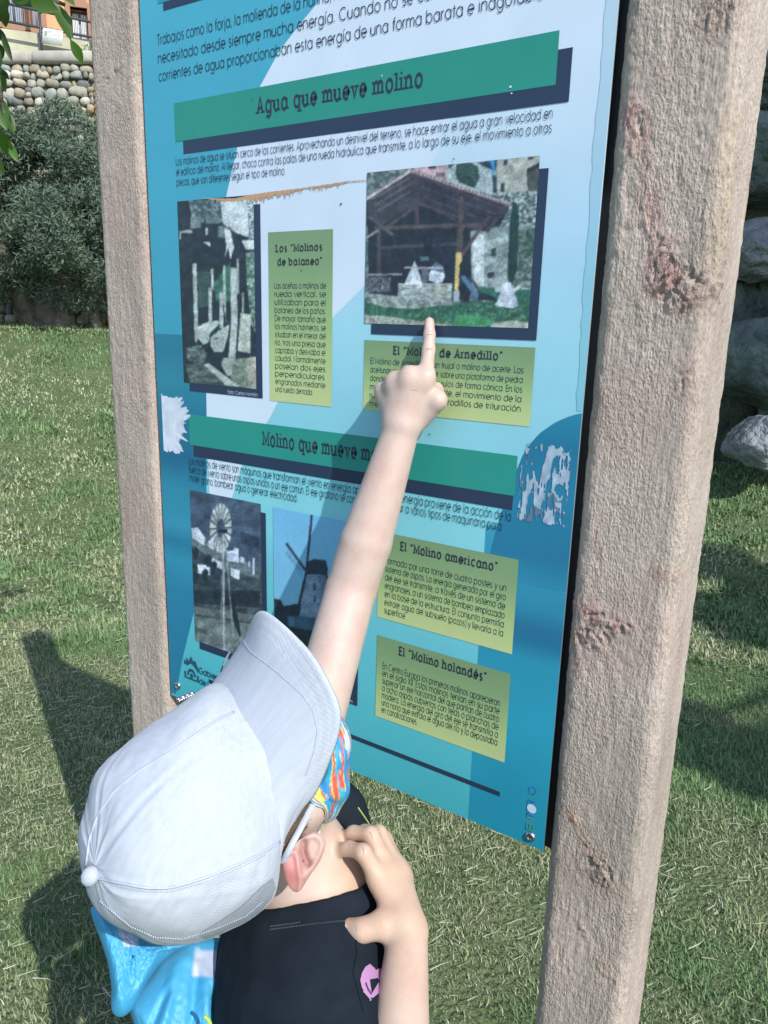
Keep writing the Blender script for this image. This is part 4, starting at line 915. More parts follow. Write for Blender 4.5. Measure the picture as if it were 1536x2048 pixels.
cv.seg((180, 590), (470, 385), 6, (80, 74, 80)); cv.seg((470, 385), (770, 490), 5, (76, 72, 80)); cv.seg((120, 575), (1000, 548), 8, (82, 78, 84)); cv.seg((445, 370), (450, 560), 8, (74, 70, 78)); cv.seg((400, 170), (450, 370), 8, (66, 64, 74))
cv.seg((150, 560), (150, 1000), 8, (70, 70, 78)); cv.seg((160, 730), (760, 700), 7, (66, 68, 78)); cv.seg((60, 480), (260, 630), 6, (84, 82, 90)); cv.seg((1020, 480), (800, 790), 7, (84, 78, 84))
cv.fill([(780, 330), (815, 320), (812, 780), (755, 780)], (78, 74, 76), .2, .2, sx=3, sy=.3); cv.fill([(755, 765), (800, 770), (805, 830), (785, 860), (776, 1075), (742, 1070)], (196, 180, 120), .06, .3)
cv.fill([(560, 640), (600, 680), (745, 900), (740, 930), (700, 880)], (40, 50, 78)); cv.fill([(500, 640), (570, 640), (560, 800), (500, 800)], (30, 38, 56))
cv.seg((45, 655), (150, 590), 5, (140, 134, 138)); cv.seg((50, 943), (330, 940), 3, (150, 156, 168)); cv.fill([(50, 960), (240, 960), (240, 1080), (50, 1080)], (66, 74, 84), .6, .5, c2=(150, 160, 166), th=.6)
cv.fill([(470, 805), (540, 800), (545, 830), (475, 835)], (90, 118, 134))
cv.fill([(430, 830), (360, 990), (350, 1015), (490, 1015), (480, 970)], (206, 218, 232)); cv.fill([(430, 830), (395, 1012), (350, 1015), (360, 990)], (176, 190, 206)); cv.fill([(375, 915), (392, 920), (375, 960), (366, 955)], (60, 70, 84))
cv.fill([(600, 840), (655, 880), (668, 960), (650, 1005), (590, 1008), (545, 990), (545, 930), (570, 880)], (196, 210, 226)); cv.fill([(600, 840), (655, 880), (660, 930), (560, 905)], (90, 108, 128))
cv.seg((345, 886), (660, 892), 4, (170, 178, 186)); cv.fill([(480, 895), (540, 895), (535, 1010), (490, 1010)], (96, 104, 116), .5, .5)
cv.fill([(300, 1010), (728, 1015), (722, 1180), (560, 1190), (300, 1130)], (172, 186, 188), .25, .14, c2=(118, 130, 132), sy=1.6); cv.fill([(60, 1090), (300, 1110), (560, 1190), (300, 1250), (120, 1200)], (170, 184, 184), .25, .2, c2=(110, 126, 124))
cv.fill([(580, 1050), (620, 1030), (670, 1040), (690, 1080), (660, 1105), (600, 1100)], (160, 168, 156)); cv.seg((300, 1014), (728, 1018), 2, (210, 220, 226))
for z_ in ((330, 1050), (420, 1090), (520, 1060), (620, 1130), (690, 1150), (450, 1150)): cv.seg(z_, (z_[0] + 70, z_[1] + 3), 2, (96, 108, 112))
cv.fill([(735, 1075), (785, 1070), (780, 1150), (735, 1160)], (166, 182, 196)); cv.fill([(800, 950), (830, 950), (935, 1100), (920, 1135), (800, 980)], (86, 120, 158)); cv.fill([(850, 960), (880, 960), (960, 1080), (940, 1090)], (66, 76, 86))
cv.fill([(935, 1090), (1000, 1080), (1080, 1110), (1070, 1150), (930, 1140)], (34, 50, 64)); cv.fill([(780, 1150), (930, 1150), (890, 1160), (800, 1165)], (40, 56, 66))
cv.fill([(940, 1035), (1060, 1050), (1350, 1060), (1350, 1160), (1080, 1130), (960, 1080)], (54, 104, 92), .3, .25)
cv.fill([(40, 1150), (200, 1200), (400, 1210), (720, 1180), (860, 1155), (1100, 1160), (1340, 1140), (1330, 1380), (40, 1330)], (50, 96, 82), .35, .22, c2=(96, 136, 112), th=.62)
cv.fill([(40, 1260), (200, 1270), (420, 1300), (700, 1340), (700, 1400), (40, 1335)], (160, 168, 160), .25, .3, c2=(90, 110, 100), th=.6)
cv.fill([(1040, 1330), (1200, 1300), (1330, 1320), (1330, 1400), (1000, 1400)], (164, 172, 168), .1, .3); cv.fill([(760, 1260), (1000, 1270), (1040, 1330), (960, 1360), (720, 1350)], (70, 140, 100), .5, .5)
cv.fill([(1055, 1045), (1120, 1032), (1120, 1080), (1070, 1080)], (190, 204, 216)); cv.fill([(1200, 1060), (1260, 1025), (1265, 1045), (1215, 1085)], (190, 204, 216))
cv.fill([(1160, 995), (1190, 1005), (1250, 1190), (1200, 1208), (1068, 1185), (1130, 1020)], (198, 210, 226)); cv.fill([(1190, 1005), (1250, 1190), (1200, 1208)], (168, 184, 204))
p2 = place_photo('printed_photo', cv, (734, 345), (1081, 312), (730, 646), (1056, 657), .00115, 6)
# fulling mill
cv = Canvas(345, 380, 530, 800, (40, 52, 62)); k = 4.874; cv.map = lambda p: (p[0] / k + 350, p[1] / k + 380)
cv.fill([(0, 0), (926, 0), (926, 2048), (0, 2048)], (36, 50, 62), .25, .05); cv.fill([(130, 100), (480, 90), (480, 320), (180, 330)], (66, 86, 94), .4, .2, c2=(120, 142, 146), th=.55)
cv.fill([(440, 110), (780, 60), (770, 480), (600, 420), (470, 330)], (190, 206, 212), .15, .2, sx=2); cv.fill([(700, 80), (770, 60), (770, 480), (720, 480)], (90, 112, 116), .6, .4, c2=(190, 206, 210), th=.5)
cv.fill([(150, 255), (255, 260), (255, 370), (150, 375)], (112, 128, 132), .2, .2); cv.fill([(300, 240), (430, 250), (430, 325), (300, 330)], (100, 118, 122), .2, .2)
cv.fill([(45, 400), (160, 385), (175, 420), (60, 420), (55, 490), (45, 490)], (160, 174, 176)); cv.fill([(265, 505), (340, 505), (350, 555)], (190, 202, 206)); cv.fill([(300, 365), (322, 365), (320, 440), (298, 440)], (180, 190, 194))
cv.fill([(420, 350), (560, 360), (490, 470), (420, 470)], (104, 120, 124), .2, .2); cv.fill([(470, 335), (700, 335), (700, 420), (600, 425), (560, 370)], (196, 208, 210), .1, .2); cv.fill([(480, 370), (540, 400), (575, 560), (540, 680), (520, 560), (485, 660), (500, 560)], (206, 216, 216), .1, .3)
cv.fill([(645, 485), (775, 490), (775, 580), (690, 578)], (206, 216, 220)); cv.fill([(690, 610), (780, 600), (790, 1400), (740, 1300), (700, 900)], (72, 106, 96), .5, .25, c2=(140, 166, 156), th=.55)
cv.fill([(380, 900), (540, 700), (540, 1080), (400, 1080)], (58, 106, 92), .4, .12); cv.fill([(220, 800), (340, 780), (330, 1130), (230, 1150)], (58, 82, 84), .4, .2)
def beam(P, c=(172, 186, 184)): cv.fill(P, c, .12, .25, sx=2, sy=.25)
beam([(170, 720), (210, 715), (225, 1300), (215, 1500), (190, 1450)]); beam([(348, 770), (375, 765), (380, 980), (350, 960)]); beam([(325, 950), (358, 955), (362, 1320), (325, 1320)]); beam([(468, 730), (492, 735), (500, 1290), (470, 1100)]); beam([(432, 1000), (465, 1000), (475, 1360), (435, 1340)])
beam([(540, 755), (600, 760), (612, 1300), (590, 1620), (520, 1640), (545, 1300)]); beam([(600, 670), (625, 670), (622, 1020), (602, 1000)], (150, 164, 164)); beam([(655, 1000), (675, 1000), (672, 1200), (655, 1200)], (150, 164, 164))
cv.fill([(225, 1330), (330, 1280), (430, 1270), (430, 1310), (340, 1400), (330, 1480), (280, 1510), (215, 1440)], (176, 190, 188), .15, .2); cv.fill([(345, 1440), (400, 1390), (530, 1310), (520, 1400), (470, 1580), (380, 1580), (345, 1520)], (170, 184, 182), .15, .2); cv.fill([(385, 1445), (420, 1437), (415, 1450), (390, 1456)], (40, 50, 58))
cv.fill([(640, 1200), (740, 1215), (735, 1590), (610, 1570)], (182, 194, 186), .1, .1, sy=3); cv.fill([(470, 1640), (590, 1620), (570, 1800), (510, 1815), (450, 1700)], (150, 166, 160), .2, .3)
cv.fill([(110, 1540), (250, 1510), (310, 1590), (290, 1680), (200, 1700), (120, 1650)], (110, 126, 128), .3, .3, c2=(60, 74, 80)); cv.fill([(100, 1700), (260, 1690), (640, 1925), (150, 1880)], (110, 126, 122), .3, .1, c2=(58, 74, 78), sx=.5, sy=1.5); cv.fill([(280, 1700), (330, 1690), (640, 1920), (500, 1905)], (164, 178, 172), .1, .2)
cv.fill([(580, 1650), (800, 1620), (800, 1945), (640, 1925), (540, 1830)], (128, 144, 130), .3, .2, c2=(96, 114, 104)); cv.fill([(690, 1640), (800, 1620), (800, 1945), (720, 1930)], (158, 160, 152), .15, .1)
p1 = place_photo('printed_photo', cv, (354, 401), (507, 392), (370, 764), (514, 779), .00115, 6)
# wind pump over a white village
cv = Canvas(370, 970, 545, 1420, (70, 88, 110)); k = 3.2; cv.map = lambda p: (p[0] / k + 320, p[1] / k + 900)
cv.fill([(0, 0), (926, 0), (926, 2048), (0, 2048)], (64, 82, 104), .25, .03, c2=(86, 102, 122)); cv.fill([(520, 520), (640, 560), (640, 640), (520, 600)], (52, 66, 88), .2, .1)
cv.fill([(200, 560), (640, 780), (680, 860), (680, 1340), (200, 1300)], (70, 84, 92), .35, .08, c2=(46, 60, 74), sx=.6, sy=1.6); cv.fill([(200, 540), (430, 640), (640, 760), (640, 830), (430, 760), (200, 610)], (100, 116, 124), .3, .1)
for P in ([(200, 500), (240, 495), (290, 560), (280, 610), (205, 560)], [(310, 575), (345, 590), (345, 640), (310, 620)], [(420, 650), (475, 640), (475, 625), (502, 630), (505, 720), (425, 710)], [(515, 680), (540, 690), (540, 725), (515, 720)], [(565, 715), (575, 715), (575, 750), (565, 750)], [(592, 690), (605, 690), (605, 800), (592, 800)], [(335, 690), (400, 720), (420, 780), (330, 730)], [(240, 730), (320, 740), (320, 800), (245, 790)], [(450, 755), (510, 770), (510, 830), (480, 820), (450, 800)]): cv.fill(P, (206, 218, 240), .06, .2)
cv.fill([(430, 660), (470, 655), (470, 690), (435, 690)], (168, 190, 230))
for c_ in ((228, 640), (310, 690), (345, 730), (225, 800), (290, 780)): cv.fill([(c_[0] - 22, c_[1]), (c_[0], c_[1] - 25), (c_[0] + 22, c_[1]), (c_[0] + 8, c_[1] + 60), (c_[0] - 10, c_[1] + 60)], (36, 52, 62), .5, .5)
cv.fill([(215, 900), (640, 900), (640, 1010), (215, 980)], (40, 52, 64), .4, .1); cv.fill([(215, 1000), (640, 1060), (640, 1110), (215, 1050)], (96, 108, 110), .3, .1); cv.fill([(220, 1060), (640, 1120), (640, 1400), (220, 1230)], (122, 134, 136), .2, .1, c2=(96, 110, 114)); cv.fill([(225, 1130), (300, 1150), (300, 1180), (225, 1160)], (70, 84, 90))
for i in range(18):
    a_ = math.radians(i * 20 + 8); cx_, cy_ = 388, 500; r0, r1 = 55, 148; ex = .48
    f = lambda r, a: (cx_ + r * ex * math.cos(a) * 1.0, cy_ + r * math.sin(a) * 1.08)
    cv.fill([f(r0, a_ - .10), f(r1, a_ - .13), f(r1, a_ + .13), f(r0, a_ + .10)], (196, 206, 206) if i % 2 else (170, 182, 184))
cv.fill([(370, 512), (430, 505), (435, 535), (375, 530)], (34, 44, 58)); cv.seg((405, 540), (410, 1290), 3, (176, 186, 190)); cv.seg((420, 600), (470, 1200), 2, (150, 162, 166)); cv.fill([(445, 900), (475, 960), (520, 1180), (510, 1200), (470, 1100)], (34, 44, 56)); cv.seg((400, 700), (390, 1290), 2, (120, 132, 140)); cv.seg((400, 720), (440, 722), 2, (150, 160, 166))
p3 = place_photo('printed_photo', cv, (381.5, 980.6), (520, 1006), (390, 1280), (528, 1328), .00115, 6)
# tower mill against blue sky
cv = Canvas(535, 1000, 730, 1430, (110, 175, 222)); k = 3.2; cv.map = lambda p: (p[0] / k + 320, p[1] / k + 900)
g_ = np.clip((cv.Y - 1010) / 300, 0, 1)[..., None]; cv.a = np.array([116, 184, 226]) * (1 - g_) + np.array([128, 190, 216]) * g_
cv.fill([(730, 950), (775, 960), (790, 1000), (870, 985), (1100, 1000), (1400, 1010), (1400, 1800), (730, 1800)], (40, 52, 68), .2, .2); cv.fill([(940, 800), (1060, 800), (1120, 1020), (1130, 1120), (890, 1090), (905, 960)], (120, 144, 168), .1, .1); cv.fill([(1010, 800), (1060, 800), (1130, 1100), (1040, 1110)], (96, 118, 144))
cv.fill([(935, 795), (945, 715), (985, 698), (1060, 705), (1075, 760), (1070, 800)], (44, 56, 74)); cv.fill([(980, 850), (1000, 850), (998, 900), (980, 900)], (60, 76, 96)); cv.fill([(985, 930), (1000, 932), (998, 975), (983, 970)], (60, 76, 96))
cv.seg((975, 380), (935, 790), 4, (44, 52, 70)); cv.seg((935, 790), (885, 1010), 5, (44, 52, 70)); cv.seg((935, 775), (808, 597), 5, (50, 60, 78))
cv.seg((1065, 800), (1100, 930), 4, (44, 52, 70))
for i in range(9): t = .15 + i * .09; a_ = (935 - 127 * t, 775 - 178 * t); cv.seg(a_, (a_[0] - 12, a_[1] + 60), 1.0, (80, 112, 144))
cv.seg((800, 650), (905, 770), 1.0, (80, 112, 144)); cv.fill([(810, 1055), (1130, 1090), (1130, 1180), (820, 1130)], (60, 96, 120), .1, .2); cv.fill([(820, 1070), (860, 1075), (860, 1130), (825, 1125)], (84, 124, 148))
x4r = pp(704, 1300)[0]; TR4 = proj(np.array([x4r, YP, pp(547, 1014)[1]])); zb4 = pp(715, 1412)[1] + .0125; BL4 = proj(np.array([pp(547, 1014)[0], YP, zb4])); BR4 = proj(np.array([x4r, YP, zb4]))
p4 = place_photo('printed_photo', cv, (547, 1014), tuple(TR4), tuple(BL4), tuple(BR4), .00115, 6)
sb = Bag()
def shad_of(pr, dx, dz): one('photo_shadow_print', pr[0] + dx, pr[1] + dx, pr[2] + dz, pr[3] + dz, 5, flat(NAVY))
for pr, SR in ((p2, (1073, 681)), (p1, (526, 797)), (p4, (715, 1412))):
    q = pp(*SR); shad_of(pr, q[0] - pr[1], q[1] - pr[2])
q = pp(400, 1297); shad_of(p3, q[0] - p3[0], q[1] - p3[2])
q = pp(457, 790); text(cp, 'Foto: Carlos Muntión', q[0], pp(516, 794)[0], pp(516, 793)[1], .0032, .15, 7, WH)
cp.build('caption_text', m_ink, panel); cp = Bag()
q = pp(676, 1400); text(cp, 'Foto: Flandes', q[0] - .01, pp(706, 1405)[0], pp(706, 1405)[1], .0032, .15, 7, WH)
cp.build('caption_text', m_ink, panel)
# regional emblem with its two lines of text
em = Bag(); E0 = pp(370, 1354); E1 = pp(397, 1325); ew = E1[0] - E0[0]; eh = E1[1] - E0[1] + .004
def ep(x, y): return (E0[0] + ew * x, lay(6), E0[1] + eh * y)
ec = pc((34, 78, 100))
em.add([ep(0, .62), ep(0, .82), ep(.12, .72), ep(.2, .95), ep(.32, .78), ep(.5, 1.05), ep(.66, .85), ep(.78, .92), ep(1, .6), ep(1, .42), ep(.75, .62), ep(.5, .75), ep(.25, .6)], [[0, 1, 2, 12], [2, 3, 4, 12], [4, 5, 11, 12], [5, 6, 10, 11], [6, 7, 10], [7, 8, 9, 10]], ec)
A_ = arc(.5, .18, .3, 0, 180, 10, .32); B_ = arc(.5, .18, .18, 0, 180, 10, .2); em.add([ep(*p) for p in A_] + [ep(*p) for p in B_], gridfaces(2, 10), ec)
A_ = arc(.5, .18, .11, 0, 360, 12); em.add([ep(*p) for p in A_[:-1]], [list(range(11))], ec)
for x in (0, .88): em.add([ep(x, 0), ep(x + .12, 0), ep(x + .12, .3), ep(x, .3)], [[0, 1, 2, 3]], ec)
em.add([ep(.15, 0), ep(.85, 0), ep(.85, .07), ep(.15, .07)], [[0, 1, 2, 3]], ec)
q = pp(399, 1346); text(em, 'Gobierno', q[0], q[0] + .052, q[1], .0068, .24, 6, ec); q = pp(400, 1367); text(em, 'de La Rioja', q[0], q[0] + .058, q[1], .0068, .24, 6, ec)
em.build('emblem', m_ink, panel)
# vertical coloured wordmark with a white disc
wm = Bag(); w0 = pp(1050, 1655); w1 = pp(1058, 1572); cols = [(70, 150, 120), (120, 160, 90), (50, 130, 190), (190, 205, 225), (40, 120, 190), (60, 165, 120), (50, 120, 190)]
dz = (w1[1] - w0[1]) / 7; wx = pp(1062, 1640)[0]
for i, c in enumerate('ENTORNO'):
    V0 = Bag(); text(V0, c, 0, .0085 if c != 'O' else .0095, 0, .0062, .16, 0, (0, 0, 0))
    V = np.concatenate(V0.V); x_, z_ = V[:, 0].copy(), V[:, 2].copy()
    V[:, 0] = wx - z_ + .004; V[:, 2] = w0[1] + dz * i + x_; V[:, 1] = lay(7); wm.add(V, V0.F, pc(cols[i]))
    if i == 3: A_ = arc(0, 0, .0056, 0, 360, 16)[:-1]; wm.add(np.stack([A_[:, 0] + wx, np.full(15, lay(8)), A_[:, 1] + w0[1] + dz * i + .0045], -1), [list(range(15))], pc((190, 205, 225)))
wm.build('wordmark', m_ink, panel)
# paper remains of torn stickers and the brown tear
def ragged(name, P, n, amp, col, layer, jag, seed, col2=None, holes=0, fringe=None):
    rs = np.random.default_rng(seed); Q = np.array([pp(*p) for p in P]); cen = Q.mean(0); b = Bag()
    C2_ = np.vstack([Q, Q[:1]]); L_ = np.r_[0, np.cumsum(np.linalg.norm(np.diff(C2_, axis=0), axis=1))]; t = np.linspace(0, L_[-1], n, endpoint=False)
    E = np.stack([np.interp(t, L_, C2_[:, k]) for k in (0, 1)], -1); out = E - cen; out /= np.linalg.norm(out, axis=1)[:, None]
    E = E + out * ((rs.random(n) - .5) * amp + (jag * (rs.random(n) < .35) * rs.random(n)))[:, None]
    rings = [E]; 
    for f in (.75, .5, .25): rings.append(cen + (E - cen) * f)
    V = np.vstack(rings + [cen[None]]); cc = np.array([pc(col) * (1 + .12 * (rs.random() - .5)) for _ in V]); k = n
    F_ = gridfaces(4, n, True).tolist() + [[3 * n + i, 3 * n + (i + 1) % n, 4 * n] for i in range(n)]
    b.add(np.stack([V[:, 0], np.full(len(V), lay(layer)), V[:, 1]], -1), F_, cc); return b, cen, E
Xa, Xb, Za, Zb = pp(326, 850)[0], pp(392, 850)[0], pp(345, 915)[1], pp(345, 785)[1]
nx, nz = 96, 150; X, Z = np.meshgrid(np.linspace(Xa, Xb, nx), np.linspace(Za, Zb, nz)); Pq = np.stack([X, 0 * X, Z], -1)
ux, uz = (X - Xa) / (Xb - Xa), (Z - Za) / (Zb - Za); ang_ = np.arctan2(uz - .52, ux + .15)
rim_ = .80 - .30 * abs(uz - .55) * 2 + .32 * (fbm(np.stack([np.cos(ang_) * 3, np.sin(ang_) * 3, ux * .25], -1), 5.5, 4) - .5) * 2
keepv = (ux + 0 * X < rim_) & (abs(uz - .52) < .40 + .12 * (fbm(Pq, 160, 3) - .3)); F_ = gridfaces(nz, nx); kf = keepv.ravel()[F_].all(1)
soft = np.clip((rim_ - ux) * 5, 0, 1).reshape(-1, 1); cc = pc((206, 214, 228)) * (.80 + .34 * fbm(Pq * [1, 1, 1], 130, 4).reshape(-1, 1)) * (.72 + .28 * soft) + pc((36, 118, 146)) * .25 * (1 - soft)
nmesh('sticker_remains', np.stack([X, np.full_like(X, lay(6)), Z], -1).reshape(-1, 3), F_[kf], m_print, panel, smooth=False, col=cc, label='white torn paper patch at the left edge of the panel')
# right patch: a cell grid with streaky holes
Xa, Xb, Za, Zb = pp(1040, 960)[0], pp(1139, 960)[0], pp(1085, 1048)[1], pp(1085, 888)[1]
nx, nz = 110, 150; X, Z = np.meshgrid(np.linspace(Xa, Xb, nx), np.linspace(Za, Zb, nz)); Pq = np.stack([X, 0 * X, Z], -1)
f = fbm(Pq * [1, 1, .22], 330, 3) + .45 * (fbm(Pq * [1, 1, .4], 60, 3) - .5); tz = (Z - Za) / (Zb - Za)
edge = np.minimum(np.minimum((X - Xa), (Xb - X)) / .006, np.minimum(tz * 10, (1 - tz) * 6)); edge = edge + (fbm(Pq, 200, 2) - .5) * 1.2
keepv = (f - .05 * (abs(tz - .2) < .2) < .60) & (edge > .1)
F_ = gridfaces(nz, nx); kf = keepv.ravel()[F_].all(1)
cc = pc((150, 168, 188)) * (1 + .9 * (fbm(Pq * [1, 1, .5], 160, 4).reshape(-1, 1) - .5)); cc = np.where((fbm(Pq + 5, 90, 3) > .62).reshape(-1, 1), pc((92, 116, 140)), cc)
nmesh('sticker_remains', np.stack([X, np.full_like(X, lay(6)), Z], -1).reshape(-1, 3), F_[kf], m_print, panel, smooth=False, col=cc, label='grey streaky sticker remains at the right edge of the panel')
# brown tear: ragged lower edge along a line
rs = np.random.default_rng(8); tb2 = Bag(); n = 260
ta = [(405, 396), (440, 397), (470, 397), (500, 390), (540, 384), (590, 378), (640, 371), (700, 362), (735, 360)]
Q = np.array([pp(*p) for p in ta]); t = np.linspace(0, 1, n); xs_ = Q[0, 0] + (Q[-1, 0] - Q[0, 0]) * t; zt_ = np.interp(xs_, Q[:, 0], Q[:, 1]); th = np.interp(t, [0, .1, .25, .35, .5, .62, .7, .78, .9, 1], [.0004, .004, .006, .010, .008, .003, .0012, .004, .0016, .001])
th = th * .72 * (.5 + rs.random(n) * .9) + .0045 * (rs.random(n) < .10) * (t > .25) * (t < .95)
V = np.vstack([np.stack([xs_, np.full(n, lay(7)), zt_ + .0008 * (rs.random(n) - .5)], -1), np.stack([xs_, np.full(n, lay(7)), zt_ - th], -1)])
tb2.add(V, gridfaces(2, n), pc((184, 146, 114)))
tb2.build('torn_film_edge', m_print, panel)
sc_b = Bag()
for (px, py, s) in ((1022, 174, 3), (1024, 187, 2), (632, 205, 2.5), (695, 128, 2), (765, 152, 2), (908, 318, 2), (683, 408, 3), (860, 868, 2), (604, 541, 2), (735, 132, 2), (505, 200, 2), (1142, 180, 2)):
    q = pp(px, py); A_ = arc(0, 0, s / 1900, 0, 360, 8)[:-1] * [1, .7]; sc_b.add(np.stack([A_[:, 0] + q[0], np.full(7, lay(8)), A_[:, 1] + q[1]], -1), [list(range(7))], pc((190, 205, 225) if py < 190 else (70, 80, 100)))
sc_b.build('scuff_mark', m_print, panel, kind='stuff')
# screws
m_steel = mat('zinc_steel', (.55, .56, .58), .32, metal=1, bump=.3, bscale=400, bdist=.0005)
for px, py in ((1061, 1673), (356, 1371)):
    q = pp(px, py); b = Bag(); a_ = np.linspace(0, 2 * np.pi, 20, endpoint=False)
    for r0, y0 in ((.0062, -.0004), (.0062, -.0012), (.0050, -.0026), (.0030, -.0034), (.0026, -.0022), (.0004, -.0020)):
        b.V.append(np.stack([q[0] + r0 * np.cos(a_), np.full(20, YP + y0), q[1] + r0 * np.sin(a_)], -1))
    V = np.concatenate(b.V); nmesh('screw', V, gridfaces(6, 20, True), m_steel, panel)
for ang in ():
    pass
# ------------------------------------------------------------------ signed distance modelling for the child
class SDF:
    def __init__(s, lo, hi, h):
        s.lo = np.array(lo, float); s.h = h; s.n = np.ceil((np.array(hi) - s.lo) / h).astype(int) + 1
        s.d = np.full(s.n, .06, np.float32)
    def sub(s, lo, hi):
        a = np.clip(np.floor((np.array(lo) - s.lo) / s.h).astype(int), 0, s.n); b = np.clip(np.ceil((np.array(hi) - s.lo) / s.h).astype(int) + 1, 0, s.n)
        sl = tuple(slice(a[i], b[i]) for i in range(3))
        ax = [s.lo[i] + np.arange(a[i], b[i]) * s.h for i in range(3)]
        return sl, ax[0][:, None, None].astype(np.float32), ax[1][None, :, None].astype(np.float32), ax[2][None, None, :].astype(np.float32)
    def comb(s, sl, d, k, op):
        o = s.d[sl]
        if op == 'u':
            hh = np.clip(.5 + .5 * (o - d) / k, 0, 1); s.d[sl] = o + (d - o) * hh - k * hh * (1 - hh)
        else:
            hh = np.clip(.5 - .5 * (o + d) / k, 0, 1); s.d[sl] = o + (-d - o) * hh + k * hh * (1 - hh)
    def cap(s, a, b, ra, rb=None, k=.012, op='u', flat=None):
        rb = ra if rb is None else rb; a = np.array(a, float); b = np.array(b, float); m = max(ra, rb) + .045
        sl, X, Y, Z = s.sub(np.minimum(a, b) - m, np.maximum(a, b) + m)
        if X.size * Y.size * Z.size == 0: return s
        u = b - a; L = max(u @ u, 1e-9)
        t = np.clip(((X - a[0]) * u[0] + (Y - a[1]) * u[1] + (Z - a[2]) * u[2]) / L, 0, 1)
        dx, dy, dz = X - a[0] - t * u[0], Y - a[1] - t * u[1], Z - a[2] - t * u[2]
        if flat is not None:                  # flatten along a direction: (dir, factor)
            n, fct = flat; q = dx * n[0] + dy * n[1] + dz * n[2]; e = (fct - 1); dx = dx + n[0] * q * e; dy = dy + n[1] * q * e; dz = dz + n[2] * q * e
        d = np.sqrt(dx * dx + dy * dy + dz * dz) - (ra + (rb - ra) * t)
        s.comb(sl, d.astype(np.float32), k, op); return s
    def ell(s, c, M, r, k=.012, op='u'):
        c = np.array(c, float); m = max(r) + .045; sl, X, Y, Z = s.sub(c - m, c + m); r = np.array(r)
        X = X - c[0]; Y = Y - c[1]; Z = Z - c[2]; q = [X * M[0][i] + Y * M[1][i] + Z * M[2][i] for i in range(3)]
        k0 = np.sqrt(sum((q[i] / r[i]) ** 2 for i in range(3))) + 1e-6; k1 = np.sqrt(sum((q[i] / r[i] ** 2) ** 2 for i in range(3))) + 1e-6
        s.comb(sl, (k0 * (k0 - 1) / k1).astype(np.float32), k, op); return s
    def mesh(s):
        d = s.d; neg = d < 0
        c = [neg[i:d.shape[0] - 1 + i, j:d.shape[1] - 1 + j, l:d.shape[2] - 1 + l] for i in (0, 1) for j in (0, 1) for l in (0, 1)]
        tot = sum(x.astype(np.uint8) for x in c); act = (tot > 0) & (tot < 8); idx = np.argwhere(act); del c, tot
        vid = np.full(act.shape, -1, np.int32); vid[act] = np.arange(len(idx))
        acc = np.zeros((len(idx), 3)); cnt = np.zeros(len(idx))
        cor = [(i, j, l) for i in (0, 1) for j in (0, 1) for l in (0, 1)]
        val = {q: d[idx[:, 0] + q[0], idx[:, 1] + q[1], idx[:, 2] + q[2]] for q in cor}
        for q in cor:
            for ax in range(3):
                if q[ax] == 0:
                    w = list(q); w[ax] = 1; v0, v1 = val[q], val[tuple(w)]; m = (v0 < 0) != (v1 < 0)
                    t = np.where(m, v0 / np.where(m, v0 - v1, 1), 0); p = np.tile(np.array(q, float), (len(idx), 1)); p[:, ax] += t
                    acc[m] += p[m]; cnt[m] += 1
        V = s.lo + (idx + acc / cnt[:, None]) * s.h; Fs = []
        for ax in range(3):
            a, b = (ax + 1) % 3, (ax + 2) % 3
            n0 = np.take(neg, range(0, d.shape[ax] - 1), ax); n1 = np.take(neg, range(1, d.shape[ax]), ax); e = np.argwhere(n0 != n1)
            e = e[(e[:, a] > 0) & (e[:, b] > 0) & (e[:, a] < d.shape[a] - 1) & (e[:, b] < d.shape[b] - 1)]
            flip = ~neg[e[:, 0], e[:, 1], e[:, 2]]
            def vv(da, db):
                q = e.copy(); q[:, a] += da; q[:, b] += db; return vid[q[:, 0], q[:, 1], q[:, 2]]
            f = np.stack([vv(-1, -1), vv(0, -1), vv(0, 0), vv(-1, 0)], -1); f[flip] = f[flip][:, ::-1]; Fs.append(f)
        return V, np.concatenate(Fs)
def smooth_mesh(V, Fq, it=2, lam=.5):
    n = len(V); E = np.concatenate([Fq[:, [0, 1]], Fq[:, [1, 2]], Fq[:, [2, 3]], Fq[:, [3, 0]]])
    deg = np.bincount(E[:, 0], minlength=n) + np.bincount(E[:, 1], minlength=n)
    for _ in range(it):
        A = np.stack([np.bincount(E[:, 0], V[E[:, 1], k], n) + np.bincount(E[:, 1], V[E[:, 0], k], n) for k in range(3)], -1) / np.maximum(deg, 1)[:, None]
        V = V + lam * (A - V)
    return V
def bvh_of(o): 
    me = o.data; off = np.array(o.matrix_basis.translation) * 0
    vs = np.zeros(len(me.vertices) * 3, np.float32); me.vertices.foreach_get('co', vs)
    return BVHTree.FromPolygons([Vector(v) for v in vs.reshape(-1, 3)], [tuple(p.vertices) for p in me.polygons])
def hit(bv, px, py, off=.0006):
    r = ray(px, py); q = bv.ray_cast(Vector(CAM), Vector(r)); 
    if q[0] is None: return None
    n = np.array(q[1]); n = n if n @ r < 0 else -n
    return np.array(q[0]) + n * off, n
z5 = lambda x, y: (x / 1.995 + 130, y / 1.995 + 1180)
z6 = lambda x, y: (x / 2.925 + 600, y / 2.925 + 600)
z7 = lambda x, y: (x / 3.16 + 520, y / 3.16 + 1400)
U3 = np.array([0, 0, 1.])
# head frame: columns right, forward, up
HM = np.array([[.838, .539, -.081], [-.252, .251, -.935], [-.484, .804, .346]]); HM, _r2 = np.linalg.qr(HM); HM = HM * np.sign(np.diag(_r2))
HC = np.array([-.388, .355, -.365 + H])
hl = lambda x, y, z: HC + HM @ np.array([x, y, z], float)
